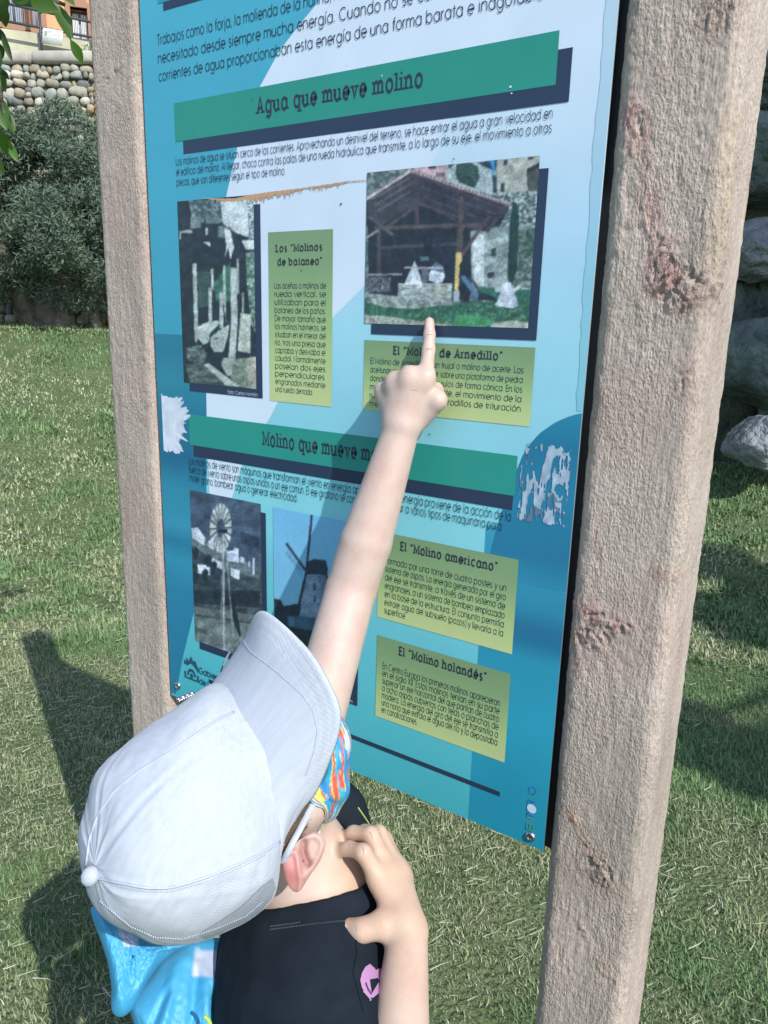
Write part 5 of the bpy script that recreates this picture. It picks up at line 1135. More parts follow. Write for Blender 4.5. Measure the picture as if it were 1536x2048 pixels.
# joints
N0 = at(668, 1812, .735); T1 = at(612, 1965, .755); RS = at(650, 1985, .69); LS = at(590, 1590, .81)
RE = at(782, 2330, .63); RW = at(815, 1872, .668)
LE = at_y(702, 1180, .628); LW = at_y(803, 858, .675)
PEL = np.array([T1[0] - .02, T1[1] + .01, .50])
print('joints', 'sh', np.linalg.norm(RS - LS), 'RU', np.linalg.norm(RS - RE), 'RF', np.linalg.norm(RE - RW), 'LU', np.linalg.norm(LS - LE), 'LF', np.linalg.norm(LE - LW), 'N0', N0, 'T1', T1, 'RS', RS, 'LS', LS, 'neck', np.linalg.norm(N0 - HC))
FD = np.cross(U3, RS - LS); FD /= np.linalg.norm(FD); FD = FD if FD @ HM[:, 1] > 0 else -FD       # where the chest faces
SD = (RS - LS) / np.linalg.norm(RS - LS)
print('facing', FD, 'side', SD)
TM = np.stack([SD, FD, np.cross(SD, FD)], 1)
person = empty('person', (float(PEL[0]), float(PEL[1]), 0), 'small child in white cap and black T-shirt pointing up at the panel', 'child')
bd_ = SDF((-.60, .20, -.01), (-.06, .74, H + .03), .0023)
# trunk and legs
bd_.ell(T1 + U3 * -.02, TM, (.098, .066, .10), .03); bd_.ell((T1 + PEL) / 2, TM, (.085, .062, .12), .04); bd_.ell(PEL, TM, (.092, .072, .07), .04)
for s in (-1, 1):
    hp_ = PEL + SD * [1, 1, 0] * .048 * s; kn_ = np.array([hp_[0], hp_[1], .27]) + FD * .015; an_ = np.array([hp_[0], hp_[1], .06]) - FD * .005
    bd_.cap(hp_, kn_, .056, .038, .03); bd_.cap(kn_, an_, .037, .025, .02)
bd_.cap(N0 - (N0 - T1) * .35, RS, .05, .036, .03); bd_.cap(N0 - (N0 - T1) * .35, LS, .05, .036, .03)
# neck and head
SK = hl(0, -.012, -.07)
bd_.cap(SK, N0, .040, .044, .02)
bd_.ell(hl(-.002, -.012, -.002), HM, (.064, .076, .082), .02); bd_.ell(hl(-.002, .012, -.050), HM, (.052, .054, .054), .025); bd_.ell(hl(-.003, .046, -.086), HM, (.022, .018, .018), .02)
bd_.cap(hl(-.002, .062, -.030), hl(-.002, .073, -.046), .006, .009, .008)                     # nose
bd_.ell(hl(.028, .045, -.05), HM, (.022, .02, .022), .015); bd_.ell(hl(-.030, .045, -.05), HM, (.022, .02, .022), .015)
bd_.ell(hl(.024, .064, -.020), HM, (.011, .008, .007), .006, 'c'); bd_.ell(hl(-.026, .064, -.020), HM, (.011, .008, .007), .006, 'c')
bd_.cap(hl(.014, .066, -.072), hl(-.018, .066, -.072), .004, .004, .004)
bd_.ell(hl(-.073, -.002, -.04), HM, (.008, .017, .028), .006)
# right arm, bent, hand at the collar
bd_.cap(RS, RE, .032, .024, .02); bd_.cap(RE, RE * .6 + RW * .4, .0205, .0215, .003); bd_.cap(RE * .6 + RW * .4, RW, .0215, .0155, .002)
def hand(W, K, fingers, thumb, pr, rf, wr, kk=.006):
    for i in range(len(K)): bd_.cap(W + (K[i] - W) * .12, K[i], wr * .74, pr, .009)
    for i in range(len(K) - 1): bd_.cap(K[i] * .9 + W * .1, K[i + 1] * .9 + W * .1, pr, pr, .006)
    for j, ch in enumerate(fingers):
        p = [K[j]] + ch; m = len(p)
        for i in range(m - 1):
            r0 = rf[j] * (1.08 - .10 * i); bd_.cap(p[i], p[i + 1], r0 * (1.0 if i else 1.1), r0 * .93, .0035 if i else .005)
    p = thumb
    for i in range(len(p) - 1): bd_.cap(p[i], p[i + 1], [.0125, .0105, .0085][i], [.0105, .0088, .0072][i], .007 if i == 0 else .004)
def Z7(x, y, d): return at(*z7(x, y), d)
KR = [Z7(745, 1120, .676), Z7(800, 1065, .683), Z7(850, 1050, .692), Z7(890, 1090, .700)]
hand(RW, KR, [[Z7(652, 962, .664), Z7(560, 938, .676), Z7(455, 965, .692)], [Z7(700, 850, .679), Z7(590, 840, .690), Z7(505, 890, .706)], [Z7(752, 838, .690), Z7(660, 830, .705), Z7(600, 870, .715)], [Z7(790, 868, .702), Z7(720, 860, .715), Z7(670, 880, .722)]],
     [Z7(890, 1400, .668), Z7(775, 1420, .664), Z7(650, 1455, .664), Z7(508, 1436, .674)], .0085, [.0066, .0066, .0062, .0056], .0160, .0035)
# left arm raised, index finger on the panel
bd_.cap(LS, LE, .030, .0272, .02); bd_.cap(LE, LE * .7 + LW * .3, .0272, .0278, .003); bd_.cap(LE * .7 + LW * .3, LW, .0278, .0188, .002)
def Y6(x, y, yy): return at_y(*z6(x, y), yy)
KL = [Y6(735, 450, .686), Y6(645, 445, .679), Y6(560, 475, .681), Y6(492, 535, .687)]
hand(LW, KL, [[Y6(752, 295, .700), Y6(757, 205, .706), Y6(757, 130, .7115)], [Y6(632, 425, .712), Y6(640, 500, .713), Y6(655, 540, .706)], [Y6(545, 470, .713), Y6(560, 545, .713), Y6(590, 585, .704)], [Y6(482, 540, .713), Y6(500, 610, .712), Y6(540, 640, .704)]],
     [Y6(700, 690, .690), Y6(800, 588, .692), Y6(790, 530, .708), Y6(740, 510, .712)], .0105, [.0068, .0080, .0077, .0072], .0205)
BV, BF = bd_.mesh(); BV = smooth_mesh(BV, BF, 2, .45); del bd_
m_skin = bpy.data.materials.new('skin'); m_skin.use_nodes = True; _N = m_skin.node_tree.nodes; _L = m_skin.node_tree.links; _b = _N['Principled BSDF']
_b.inputs['Roughness'].default_value = .52; _b.inputs['Specular IOR Level'].default_value = .4; _b.inputs['Subsurface Weight'].default_value = .35; _b.inputs['Subsurface Radius'].default_value = (1, .35, .18); _b.inputs['Subsurface Scale'].default_value = .004
_a = _N.new('ShaderNodeAttribute'); _a.attribute_name = 'Col'; _tc = _N.new('ShaderNodeTexCoord'); _n = _N.new('ShaderNodeTexNoise'); _n.inputs['Scale'].default_value = 32; _n.inputs['Detail'].default_value = 9; _n.inputs['Roughness'].default_value = .65; _L.new(_tc.outputs['Object'], _n.inputs['Vector'])
_r = ramp(_N, [(.3, (.95, .84, .82)), (.5, (1, 1, 1)), (.7, (1.05, 1.10, 1.12))]); _L.new(_n.outputs['Fac'], _r.inputs[0]); _m = _N.new('ShaderNodeVectorMath'); _m.operation = 'MULTIPLY'; _L.new(_a.outputs['Color'], _m.inputs[0]); _L.new(_r.outputs[0], _m.inputs[1]); _L.new(_m.outputs[0], _b.inputs['Base Color'])
_n2 = _N.new('ShaderNodeTexVoronoi'); _n2.inputs['Scale'].default_value = 900; _L.new(_tc.outputs['Object'], _n2.inputs['Vector']); _bp = _N.new('ShaderNodeBump'); _bp.inputs['Distance'].default_value = .0003; _bp.inputs['Strength'].default_value = .35; _L.new(_n2.outputs['Distance'], _bp.inputs['Height']); _L.new(_bp.outputs[0], _b.inputs['Normal'])
skin = np.tile(np.array([.56, .425, .365]), (len(BV), 1))
def blush(c, r, col, a):
    d = np.linalg.norm(BV - c, axis=1); w = (a * np.exp(-(d / r) ** 2))[:, None]; skin[:] = skin * (1 - w) + np.array(col) * w
for c in KL[:2] + KR: blush(c, .010, (.56, .30, .23), .35)
for c in (Y6(757, 150, .7115),): blush(c, .010, (.60, .25, .20), .55)
for c in (Z7(480, 960, .697), Z7(535, 1440, .672)): blush(c, .010, (.60, .27, .20), .5)
for c in (LE, RE): blush(c, .03, (.56, .40, .33), .3)
for c in KR + [RW, RW * .6 + RE * .4, RE]: blush(c, .045, (.56, .385, .27), .55)
body = nmesh('body', BV, BF, m_skin, person, col=skin)
bodybv = bvh_of(body)

# finger creases and nails laid on the body
def patch_px(bv, P, off, name, m, parent, col=None, nr=6):
    """a small plate whose outline (photo pixels) is dropped on a surface"""
    P = np.array(P, float); c = P.mean(0); V = []; 
    for f in np.linspace(1, 0, nr)[:-1]:
        for p in P:
            q = c + (p - c) * f; h_ = hit(bv, q[0], q[1], off * (1 if f < 1 else .2)); 
            if h_ is None: h_ = (None,)
            V.append(h_[0])
    h_ = hit(bv, c[0], c[1], off); V.append(h_[0] if h_ is not None else None)
    ok = [v for v in V if v is not None]
    if len(ok) < len(V) * .5: return None
    ref = np.mean([np.linalg.norm(v - CAM) for v in ok]); n = len(P)
    for i, v in enumerate(V):
        if v is None or abs(np.linalg.norm(v - CAM) - ref) > .03:
            q = c + (P[i % n] - c) * np.linspace(1, 0, nr)[min(i // n, nr - 1)]; V[i] = at(q[0], q[1], ref)
    V = np.array(V); Fq = gridfaces(nr - 1, n, True).tolist() + [[(nr - 2) * n + i, (nr - 2) * n + (i + 1) % n, (nr - 1) * n] for i in range(n)]
    return nmesh(name, V, Fq, m, parent, col=None if col is None else np.tile(col, (len(V), 1)))
m_nail = mat('nail', (.62, .42, .37), .3, spec=.5)
patch_px(bodybv, [z6(*p) for p in [(735, 172), (732, 135), (742, 112), (757, 106), (771, 112), (778, 138), (774, 174), (755, 180)]], .0005, 'nail', m_nail, person)
patch_px(bodybv, [z7(*p) for p in [(500, 1425), (520, 1412), (545, 1420), (552, 1450), (535, 1475), (512, 1465)]], .0005, 'nail', m_nail, person)

m_crease = mat('skin_crease', (.40, .24, .19), .7)
def crease(P, r=.0004):
    Q = spline([np.array(p, float) for p in P], 14); V3 = [hit(bodybv, q[0], q[1], -.0001) for q in Q]; V3 = [v[0] for v in V3 if v is not None]
    if len(V3) > 5: V, Fq = tube_vf(V3, r * np.sin(np.linspace(.25, 2.9, len(V3))), 5); nmesh('skin_crease', V, Fq, m_crease, body).location = (0, 0, 0)
for L in ([(728, 288), (745, 282), (765, 284), (782, 279)], [(730, 297), (750, 292), (775, 291)], [(734, 205), (755, 201), (775, 203)], [(640, 520), (660, 528), (690, 524)]): crease([z6(*p) for p in L])
for L in ([(640, 925), (655, 945), (655, 975)], [(560, 905), (565, 930), (560, 955)], [(600, 1425), (610, 1445), (605, 1475)], [(690, 830), (705, 850), (710, 880)], [(470, 1700), (500, 1690)]): crease([z7(*p) for p in L])
# ------------------------------------------------------------------ ear
def relief(outline, dist, hf, name, m, parent, tilt=(0, 0), nr=16, n=48, thick=.006, colf=None, wob=0):
    P = np.array(outline, float); P2 = np.vstack([P, P[:1]]); L_ = np.r_[0, np.cumsum(np.linalg.norm(np.diff(P2, axis=0), axis=1))]; t = np.linspace(0, L_[-1], n, endpoint=False)
    E_ = np.stack([np.interp(t, L_, P2[:, k]) for k in (0, 1)], -1)
    for _ in range(3): E_ = (np.roll(E_, 1, 0) + 2 * E_ + np.roll(E_, -1, 0)) / 4
    c = E_.mean(0); V = []; C = []
    for sgn in (1, -1):
        for s in np.linspace(1, 0, nr)[:-1] if sgn == 1 else np.linspace(0, 1, nr)[1:-1]:
            for j in range(n):
                q = c + (E_[j] - c) * s; h_ = hf(s, j / n, q) if sgn == 1 else -thick * math.sqrt(max(0, 1 - s * s))
                d = dist + tilt[0] * (q[0] - c[0]) + tilt[1] * (q[1] - c[1]) - h_; V.append(at(q[0], q[1], d)); C.append(colf(s, j / n, q) if colf else (.5, .5, .5))
    V = np.array(V); rr = len(V) // n; Fq = gridfaces(rr, n, True)
    return nmesh(name, V, Fq, m, parent, col=np.array(C))
ear_o = [z7(*p) for p in [(142, 1045), (150, 1000), (185, 950), (230, 900), (280, 860), (335, 835), (380, 840), (410, 870), (418, 915), (400, 970), (375, 1030), (330, 1090), (290, 1150), (262, 1200), (235, 1222), (205, 1210), (175, 1170), (155, 1110)]]
HXp = [z7(*p) for p in [(185, 965), (225, 960), (240, 1010), (245, 1080), (255, 1150), (250, 1200)]]
def seg_d(q, P):
    b = 9e9
    for i in range(len(P) - 1):
        a = np.array(P[i]); e = np.array(P[i + 1]) - a; t = np.clip((q - a) @ e / (e @ e), 0, 1); b = min(b, np.linalg.norm(q - a - e * t))
    return b
CON = [z7(*p) for p in [(275, 900), (270, 950), (285, 1000), (300, 1030)]]
RIM = [z7(*p) for p in [(280, 880), (330, 855), (375, 870), (395, 920), (375, 990), (330, 1060), (285, 1120)]]
def ear_h(s, u, q):
    q = np.array(q); h_ = .003 * math.sqrt(max(0, 1 - s ** 2)) + .0025 * math.exp(-(seg_d(q, RIM) / 7) ** 2) + .0028 * math.exp(-(seg_d(q, HXp) / 6.5) ** 2) - .006 * math.exp(-(seg_d(q, CON) / 7.5) ** 2)
    lob = math.exp(-(np.linalg.norm(q - np.array(z7(195, 1080))) / 26) ** 2); return h_ + .004 * lob
def ear_c(s, u, q):
    q = np.array(q); r_ = math.exp(-(np.linalg.norm((q - np.array(z7(190, 1100))) * [1, .55]) / 26) ** 2); k = math.exp(-(seg_d(q, CON) / 6) ** 2)
    return np.array([.52, .35, .30]) * (1 - r_) + np.array([.50, .19, .18]) * r_ - np.array([.12, .12, .1]) * k  # last term paints shade into the hollow of the ear
EARD = float(np.linalg.norm(hl(.085, .0, -.035) - CAM)) - .008
print('ear dist', EARD, proj(hl(.075, 0, -.035)))
ear = relief(ear_o, EARD, ear_h, 'ear', m_skin, person, (0.0001, 0.0001), 22, 72, .004, ear_c)

# ------------------------------------------------------------------ cap
def tps(src, dst, lam=30.):
    n = len(src); d = np.linalg.norm(src[:, None] - src[None], axis=2); K = np.where(d > 0, d ** 2 * np.log(d + 1e-9), 0) + lam * np.eye(n)
    Pm = np.hstack([np.ones((n, 1)), src]); A = np.zeros((n + 3, n + 3)); A[:n, :n] = K; A[:n, n:] = Pm; A[n:, :n] = Pm.T
    w = np.linalg.solve(A, np.vstack([dst, np.zeros((3, 2))]))
    def f(q):
        d = np.linalg.norm(q[:, None] - src[None], axis=2); return np.where(d > 0, d ** 2 * np.log(d + 1e-9), 0) @ w[:n] + np.hstack([np.ones((len(q), 1)), q]) @ w[n:]
    return f
pairs = [((110, 1700), (157, 1692)), ((160, 1683), (190, 1735)), ((120, 1610), (166, 1600)), ((150, 1530), (176, 1522)), ((200, 1465), (222, 1465)), ((260, 1430), (280, 1432)), ((340, 1405), (346, 1399)), ((422, 1400), (418, 1373)),
         ((130, 1790), (185, 1810)), ((160, 1830), (218, 1846)), ((200, 1860), (262, 1868)), ((300, 1872), (322, 1889)), ((400, 1860), (400, 1888)), ((470, 1832), (462, 1858)), ((530, 1790), (535, 1808)), ((565, 1740), (556, 1760)),
         ((588, 1600), (545, 1585)), ((570, 1500), (520, 1490)), ((520, 1430), (470, 1425)), ((585, 1690), (566, 1681)), ((520, 1320), (490, 1268)), ((600, 1292), (532, 1224)), ((645, 1305), (592, 1278)), ((690, 1370), (642, 1344)), ((700, 1450), (674, 1425)), ((690, 1560), (655, 1525)), ((660, 1640), (622, 1592)), ((620, 1710), (574, 1662)), ((350, 1620), (360, 1640))]
warp = tps(np.array([p[0] for p in pairs], float), np.array([p[1] for p in pairs], float))
def cap_place(L):
    P = HC + np.asarray(L).reshape(-1, 3) @ HM.T; q = warp(proj(P)); dd = np.linalg.norm(P - CAM, axis=1)
    rr = np.stack([q[:, 0] - CX, q[:, 1] - CY, np.full(len(q), F_PX)], -1) @ R.T; rr /= np.linalg.norm(rr, axis=1)[:, None]
    return CAM + rr * dd[:, None]
m_cap = bpy.data.materials.new('linen'); m_cap.use_nodes = True; _N = m_cap.node_tree.nodes; _L = m_cap.node_tree.links; _b = _N['Principled BSDF']; _b.inputs['Roughness'].default_value = .9; _b.inputs['Specular IOR Level'].default_value = .15
_b.inputs['Sheen Weight'].default_value = .1
_tc = _N.new('ShaderNodeTexCoord'); _uv = _N.new('ShaderNodeAttribute'); _uv.attribute_name = 'wv'; _uv.attribute_type = 'GEOMETRY'
_ed = _N.new('ShaderNodeAttribute'); _ed.attribute_name = 'edge'
_w = []
for ax, sc_ in (('X', 520), ('Y', 520)):
    _x = _N.new('ShaderNodeTexWave'); _x.bands_direction = ax; _x.inputs['Scale'].default_value = sc_ / 2.2; _x.inputs['Distortion'].default_value = 1.2; _x.inputs['Detail'].default_value = 2; _L.new(_uv.outputs['Vector'], _x.inputs['Vector']); _w.append(_x)
_ad = _N.new('ShaderNodeMath'); _ad.operation = 'ADD'; _L.new(_w[0].outputs['Fac'], _ad.inputs[0]); _L.new(_w[1].outputs['Fac'], _ad.inputs[1])
_lo = _N.new('ShaderNodeTexNoise'); _lo.inputs['Scale'].default_value = 14; _lo.inputs['Detail'].default_value = 4; _L.new(_tc.outputs['Object'], _lo.inputs['Vector'])
_vo = _N.new('ShaderNodeTexVoronoi'); _vo.inputs['Scale'].default_value = 330; _vo.inputs['Randomness'].default_value = .25; _L.new(_uv.outputs['Vector'], _vo.inputs['Vector'])
_mv = _N.new('ShaderNodeMath'); _mv.operation = 'MULTIPLY'; _L.new(_vo.outputs['Distance'], _mv.inputs[0]); _L.new(_ed.outputs['Fac'], _mv.inputs[1])
_m3 = _N.new('ShaderNodeMath'); _m3.operation = 'MULTIPLY_ADD'; _L.new(_mv.outputs[0], _m3.inputs[0]); _m3.inputs[1].default_value = -5.0; _L.new(_ad.outputs[0], _m3.inputs[2])
_bp = _N.new('ShaderNodeBump'); _bp.inputs['Distance'].default_value = .00025; _bp.inputs['Strength'].default_value = .28; _L.new(_m3.outputs[0], _bp.inputs['Height'])
_bp2 = _N.new('ShaderNodeBump'); _bp2.inputs['Distance'].default_value = .004; _bp2.inputs['Strength'].default_value = .25; _L.new(_lo.outputs['Fac'], _bp2.inputs['Height']); _L.new(_bp.outputs[0], _bp2.inputs['Normal']); _L.new(_bp2.outputs[0], _b.inputs['Normal'])
_th = _N.new('ShaderNodeTexNoise'); _th.inputs['Scale'].default_value = 260; _th.inputs['Detail'].default_value = 3; _mpp = _N.new('ShaderNodeMapping'); _mpp.inputs['Scale'].default_value = (1, .06, 1); _L.new(_uv.outputs['Vector'], _mpp.inputs[0]); _L.new(_mpp.outputs[0], _th.inputs['Vector'])
_r = ramp(_N, [(.35, (.435, .475, .535)), (.65, (.475, .515, .575))]); _L.new(_th.outputs['Fac'], _r.inputs[0]); _L.new(_r.outputs[0], _b.inputs['Base Color'])
def vec_attr(o, name, A):
    a = o.data.attributes.new(name, 'FLOAT_VECTOR', 'POINT'); a.data.foreach_set('vector', np.asarray(A, np.float32).ravel())
ca, cb, ch, Lb = .075, .092, .105, .068
cap_e = bpy.data.objects.new('cap', None)
nth, nph = 144, 60
th = np.linspace(0, 2 * np.pi, nth, endpoint=False); rows = []; wv = []
SEAMS = [0, math.radians(62), math.radians(118), math.pi, -math.radians(62), -math.radians(118)]
for t in np.linspace(-.12, 1, nph):
    a_ = max(t, 0) * math.pi / 2; r_ = math.cos(a_) ** .75 if t < 1 else 0.002; z_ = ch * math.sin(a_) + min(t, 0) * .11
    ds = np.min([np.abs((th - s + np.pi) % (2 * np.pi) - np.pi) for s in SEAMS], axis=0)
    groove = -.0004 * np.exp(-(ds * max(r_, .1) / .03) ** 2) + .0006 * np.exp(-((ds * max(r_, .1) - .05) / .02) ** 2)
    back = np.clip(-np.cos(th) * .7 + .35 * np.sin(th), 0, 1)
    wr = .0022 * np.sin(th * 9 + 2 * np.sin(th * 2) + t * 4) * np.clip(1 - t * 1.6, 0, 1) * back + .0016 * (fbm(np.stack([np.sin(th) * 2, np.cos(th) * 2, np.full(nth, t * 3)], -1), 1.6, 3) - .5) * 2
    k = 1 + (groove + wr) / .085
    dpk = np.abs((th - math.radians(66) + np.pi) % (2 * np.pi) - np.pi); k = k + (.016 * np.sin(t * 55 + 3 * np.sin(t * 9)) * np.exp(-((dpk - .10) / .10) ** 2) * np.clip(t * 4, 0, 1) * np.clip((.97 - t) * 6, 0, 1) * (.4 + .6 * float(vnoise(np.array([t * 5, 1., 2.]), 2.))))
    if t < 0: k = k * (1 + .03 * t)
    rows.append(np.stack([ca * r_ * np.sin(th) * k, cb * r_ * np.cos(th) * k - .01 * math.sin(a_), np.full(nth, z_) + (groove + wr) * math.sin(a_)], -1)); wv.append(np.stack([th * .085, np.full(nth, t * .16), 0 * th], -1))
CR = np.array(rows).reshape(-1, 3)
link(cap_e, person); cap_e.location = (0, 0, 0)
CP = cap_place(CR)
o_cr = nmesh('crown', CP, gridfaces(nph, nth, True), m_cap, person, attrs={'edge': np.zeros(len(CP))}); vec_attr(o_cr, 'wv', CR * 1.0)
bpy.data.objects.remove(cap_e)
cap_root = o_cr; cap_root.name = 'cap'
def to_cap(o): o.parent = cap_root; o.location = (0, 0, 0)
ns, nk = 64, 26; ss = np.linspace(-1, 1, ns); phi = ss * math.radians(64); up_ = []; edge_ = []
def bill_pt(k, ss, phi, lift):
    y = cb * np.cos(phi) + Lb * k * np.sqrt(np.clip(1 - np.abs(ss) ** 2.6, 0, 1)); x = ca * np.sin(phi) * (1 - k) + .0745 * ss * k
    z = -.022 * ss ** 2 * (.3 + .7 * k) + lift - .004 * k
    return np.stack([x, y, z + 0 * x], -1)
for k in np.linspace(-.04, 1, nk): up_.append(bill_pt(k, ss, phi, .0015 + .0004 * math.cos(k * 60) * (k > .72))); edge_.append(np.full(ns, 1.0 if k > .70 else 0.0))
for k in np.linspace(1, -.04, nk): up_.append(bill_pt(k * .995, ss, phi, -.0015)); edge_.append(np.zeros(ns))
BL_ = np.array(up_).reshape(-1, 3); P = cap_place(BL_)
o = nmesh('bill', P, gridfaces(2 * nk, ns), m_cap, None, attrs={'edge': np.concatenate(edge_)}); vec_attr(o, 'wv', BL_); to_cap(o)
cr_bv = bvh_of(o_cr); bl_bv = bvh_of(o)
def decal_tube(bv, P, r, name, m, off=.0003, n=6, parent=None, m_=80, dash=None):
    P = np.array(P, float); L_ = np.r_[0, np.cumsum(np.linalg.norm(np.diff(P, axis=0), axis=1))]; t = np.linspace(0, L_[-1], m_); Q = np.stack([np.interp(t, L_, P[:, k]) for k in (0, 1)], -1)
    for _ in range(4): Q[1:-1] = (Q[:-2] + 2 * Q[1:-1] + Q[2:]) / 4
    V3 = [hit(bv, q[0], q[1], off) for q in Q]; V3 = [v[0] for v in V3 if v is not None]
    if len(V3) < 4: print('decal miss', name); return None
    V3 = np.array(V3); b = Bag()
    if dash:
        for i in range(0, len(V3) - dash, dash + max(1, dash // 2)): b.add(*tube_vf(V3[i:i + dash], r, n))
    else: b.add(*tube_vf(V3, r, n))
    o = b.build(name, m, None, smooth=True); to_cap(o) if parent is None else (setattr(o, 'parent', parent), child_fix(o, parent)); return o
m_thread = mat('white_thread', (.44, .48, .56), .7)
C5 = lambda L: [z5(*p) for p in L]
decal_tube(cr_bv, C5([(125, 1150), (200, 1165), (320, 1188), (420, 1188), (560, 1148), (700, 1090), (800, 1040), (855, 1005)]), .0009, 'seam', m_thread)
decal_tube(cr_bv, C5([(85, 1105), (97, 1000), (130, 900), (200, 800), (300, 720), (420, 650), (520, 580), (630, 505), (672, 488)]), .0009, 'seam', m_thread)
decal_tube(cr_bv, C5([(130, 1160), (200, 1178), (320, 1203), (420, 1203), (560, 1165), (700, 1106), (800, 1056)]), .00045, 'stitching', m_thread, dash=2, m_=240)
decal_tube(bl_bv, C5([(715, 205), (740, 245), (850, 330), (950, 420), (990, 480), (1008, 560), (995, 640), (960, 740)]), .0004, 'stitching', m_thread, dash=3, m_=300)
decal_tube(cr_bv, C5([(140, 1240), (260, 1340), (360, 1385), (470, 1392), (600, 1350), (720, 1300), (790, 1240)]), .0006, 'stitching', m_thread, dash=3, m_=300)
# button
bp_ = at(*z5(100, 1142), float(np.linalg.norm(hl(0, -.01, .105) - CAM)) - .002); V, Fq = rock_vf(3, 2, 0.02); M3 = HM
o = nmesh('button', bp_ + (V * [.0062, .0070, .0055]) @ HM.T, Fq, m_cap, None, attrs={'edge': np.zeros(len(V))}); vec_attr(o, 'wv', V * .01); to_cap(o)
# gathered knit band along the rear rim
bnd = Bag(); Pb = C5([(560, 1395), (640, 1365), (720, 1325), (780, 1285), (822, 1235), (842, 1190)]); Pi = C5([(530, 1375), (620, 1320), (690, 1275), (745, 1225), (790, 1180), (830, 1150)])
def lerp_poly(P, t):
    P = np.array(P, float); L_ = np.r_[0, np.cumsum(np.linalg.norm(np.diff(P, axis=0), axis=1))]; return np.array([np.interp(t * L_[-1], L_, P[:, k]) for k in (0, 1)])
V = []; na, nb = 150, 12
for i in range(na):
    a_, b_ = lerp_poly(Pb, i / (na - 1)), lerp_poly(Pi, i / (na - 1))
    for j in range(nb):
        q = a_ + (b_ - a_) * j / (nb - 1); h_ = hit(cr_bv, q[0], q[1], .0012); d = np.linalg.norm(h_[0] - CAM) if h_ is not None else None; V.append((q, d))
dm = [v[1] for v in V if v[1] is not None]; dm = float(np.median(dm)) if dm else .66
V = np.array([at(q[0], q[1], (d if d is not None else dm) - .0012 - .0010 * math.sin(k // nb * 1.9 + (k % nb) * 1.2)) for k, (q, d) in enumerate(V)])
o = nmesh('knit_band', V, gridfaces(na, nb), mat('grey_knit', (.33, .37, .42), .95, bump=.6, bscale=900, bdist=.0005), None); to_cap(o)
# dark print on the far edge of the bill and a small metal bead fastener beyond it
em2 = Bag()
for a_, b_, c_, d_ in (((620, 330), (632, 285), (640, 282), (628, 326)), ((634, 280), (655, 245), (662, 246), (642, 284)), ((628, 300), (648, 262), (652, 268), (634, 304))):
    V = []
    for p in (a_, b_, c_, d_):
        h_ = hit(bl_bv, *z5(*p), .0005); V.append(h_[0] if h_ is not None else at(*z5(*p), .60))
    em2.add(V, [[0, 1, 2, 3]])
o = em2.build('bill_print', mat('grey_print', (.12, .15, .18), .7), None); to_cap(o)
bd2 = Bag()
for i in range(7):
    V, Fq = rock_vf(i, 1, .05); q = (452 + i * 9, 436 - i * 4.0); bd2.add(V * .0022 + at(*z5(*q), .655 + .004 * (i % 2)), Fq)
    V, Fq = rock_vf(i, 1, .05); bd2.add(V * .0019 + at(*z5(q[0] + 5, q[1] + 6), .655), Fq)
o = bd2.build('bead_fastener', m_steel, None, smooth=True); to_cap(o)

# ------------------------------------------------------------------ shirt
sh = SDF((-.60, .20, .40), (-.08, .74, H - .24), .0026)
sh.ell(T1 + U3 * -.02, TM, (.112, .078, .115), .03); sh.ell(T1 * .6 + PEL * .4, TM, (.104, .078, .12), .04); sh.ell(PEL + U3 * .07, TM, (.110, .086, .10), .04)
NB = N0 - (N0 - T1) * .35
sh.cap(NB, RS, .058, .044, .03); sh.cap(NB, LS, .056, .042, .03)
sh.cap(RS, RS * .2 + RE * .8, .042, .037, .02)
sh.cap(LS, LS * .72 + LE * .28, .040, .036, .02)
CH = at(690, 1668, .795); sh.ell(CH, TM, (.03, .022, .055), .03)
# opening for the neck
sh.cap(N0 + (SK - N0) * .04, NB, .050, .058, .02)
sh.cap(SK + (SK - N0) * .4, N0 + (SK - N0) * .20, .056, .050, .006, 'c')
sh.cap(RS * .2 + RE * .8 + (RE - RS) * .22, RE + (RE - RS) * .3, .06, .06, .004, 'c')
sh.cap(LS * .72 + LE * .28 + (LE - LS) * .20, LE, .055, .055, .004, 'c')
sl, X, Y, Z = sh.sub(sh.lo, sh.lo + sh.n * sh.h)
SV, SF = sh.mesh(); SV = smooth_mesh(SV, SF, 2); nv = SV - T1
w_ = fbm(SV * [1, 1, .8], 22, 3) - .5; w2 = np.sin((SV @ (SD * .7 + U3 * .7)) * 170 + 6 * fbm(SV, 9, 2))
ctr = np.where((SV[:, 2] > T1[2] - .1)[:, None], 0, 0)
cn = np.array([T1[0], T1[1], 0]); dirs = SV - cn; dirs[:, 2] = 0; dirs /= np.linalg.norm(dirs, axis=1)[:, None] + 1e-9
SV = SV + dirs * (.006 * w_ + .0012 * w2 * np.clip(w_ * 4 + .5, 0, 1))[:, None]
m_shirt = mat('black_jersey', (.013, .019, .027), .95, var=.2, vscale=40, bump=.5, bscale=500, bdist=.0004, spec=.12)
shirt = nmesh('shirt', SV, SF, m_shirt, person)
shbv = bvh_of(shirt)
def onto(name, bv, P, r, m, dash=None, m_=80, off=.0004): return decal_tube(bv, P, r, name, m, off, 6, person, m_, dash)
m_sth = mat('grey_thread', (.07, .09, .10), .8); m_lime = mat('lime_piping', (.35, .55, .10), .6)
onto('seam', shbv, C5([(820, 1355), (900, 1345), (1000, 1332), (1100, 1322), (1210, 1318)]), .0006, m_sth, 2, 160)
onto('seam', shbv, C5([(820, 1343), (900, 1333), (940, 1326)]), .0006, m_sth, 2, 60)
onto('sleeve_seam', shbv, C5([(1160, 1400), (1165, 1450), (1150, 1530), (1170, 1600), (1190, 1680)]), .0007, m_shirt)
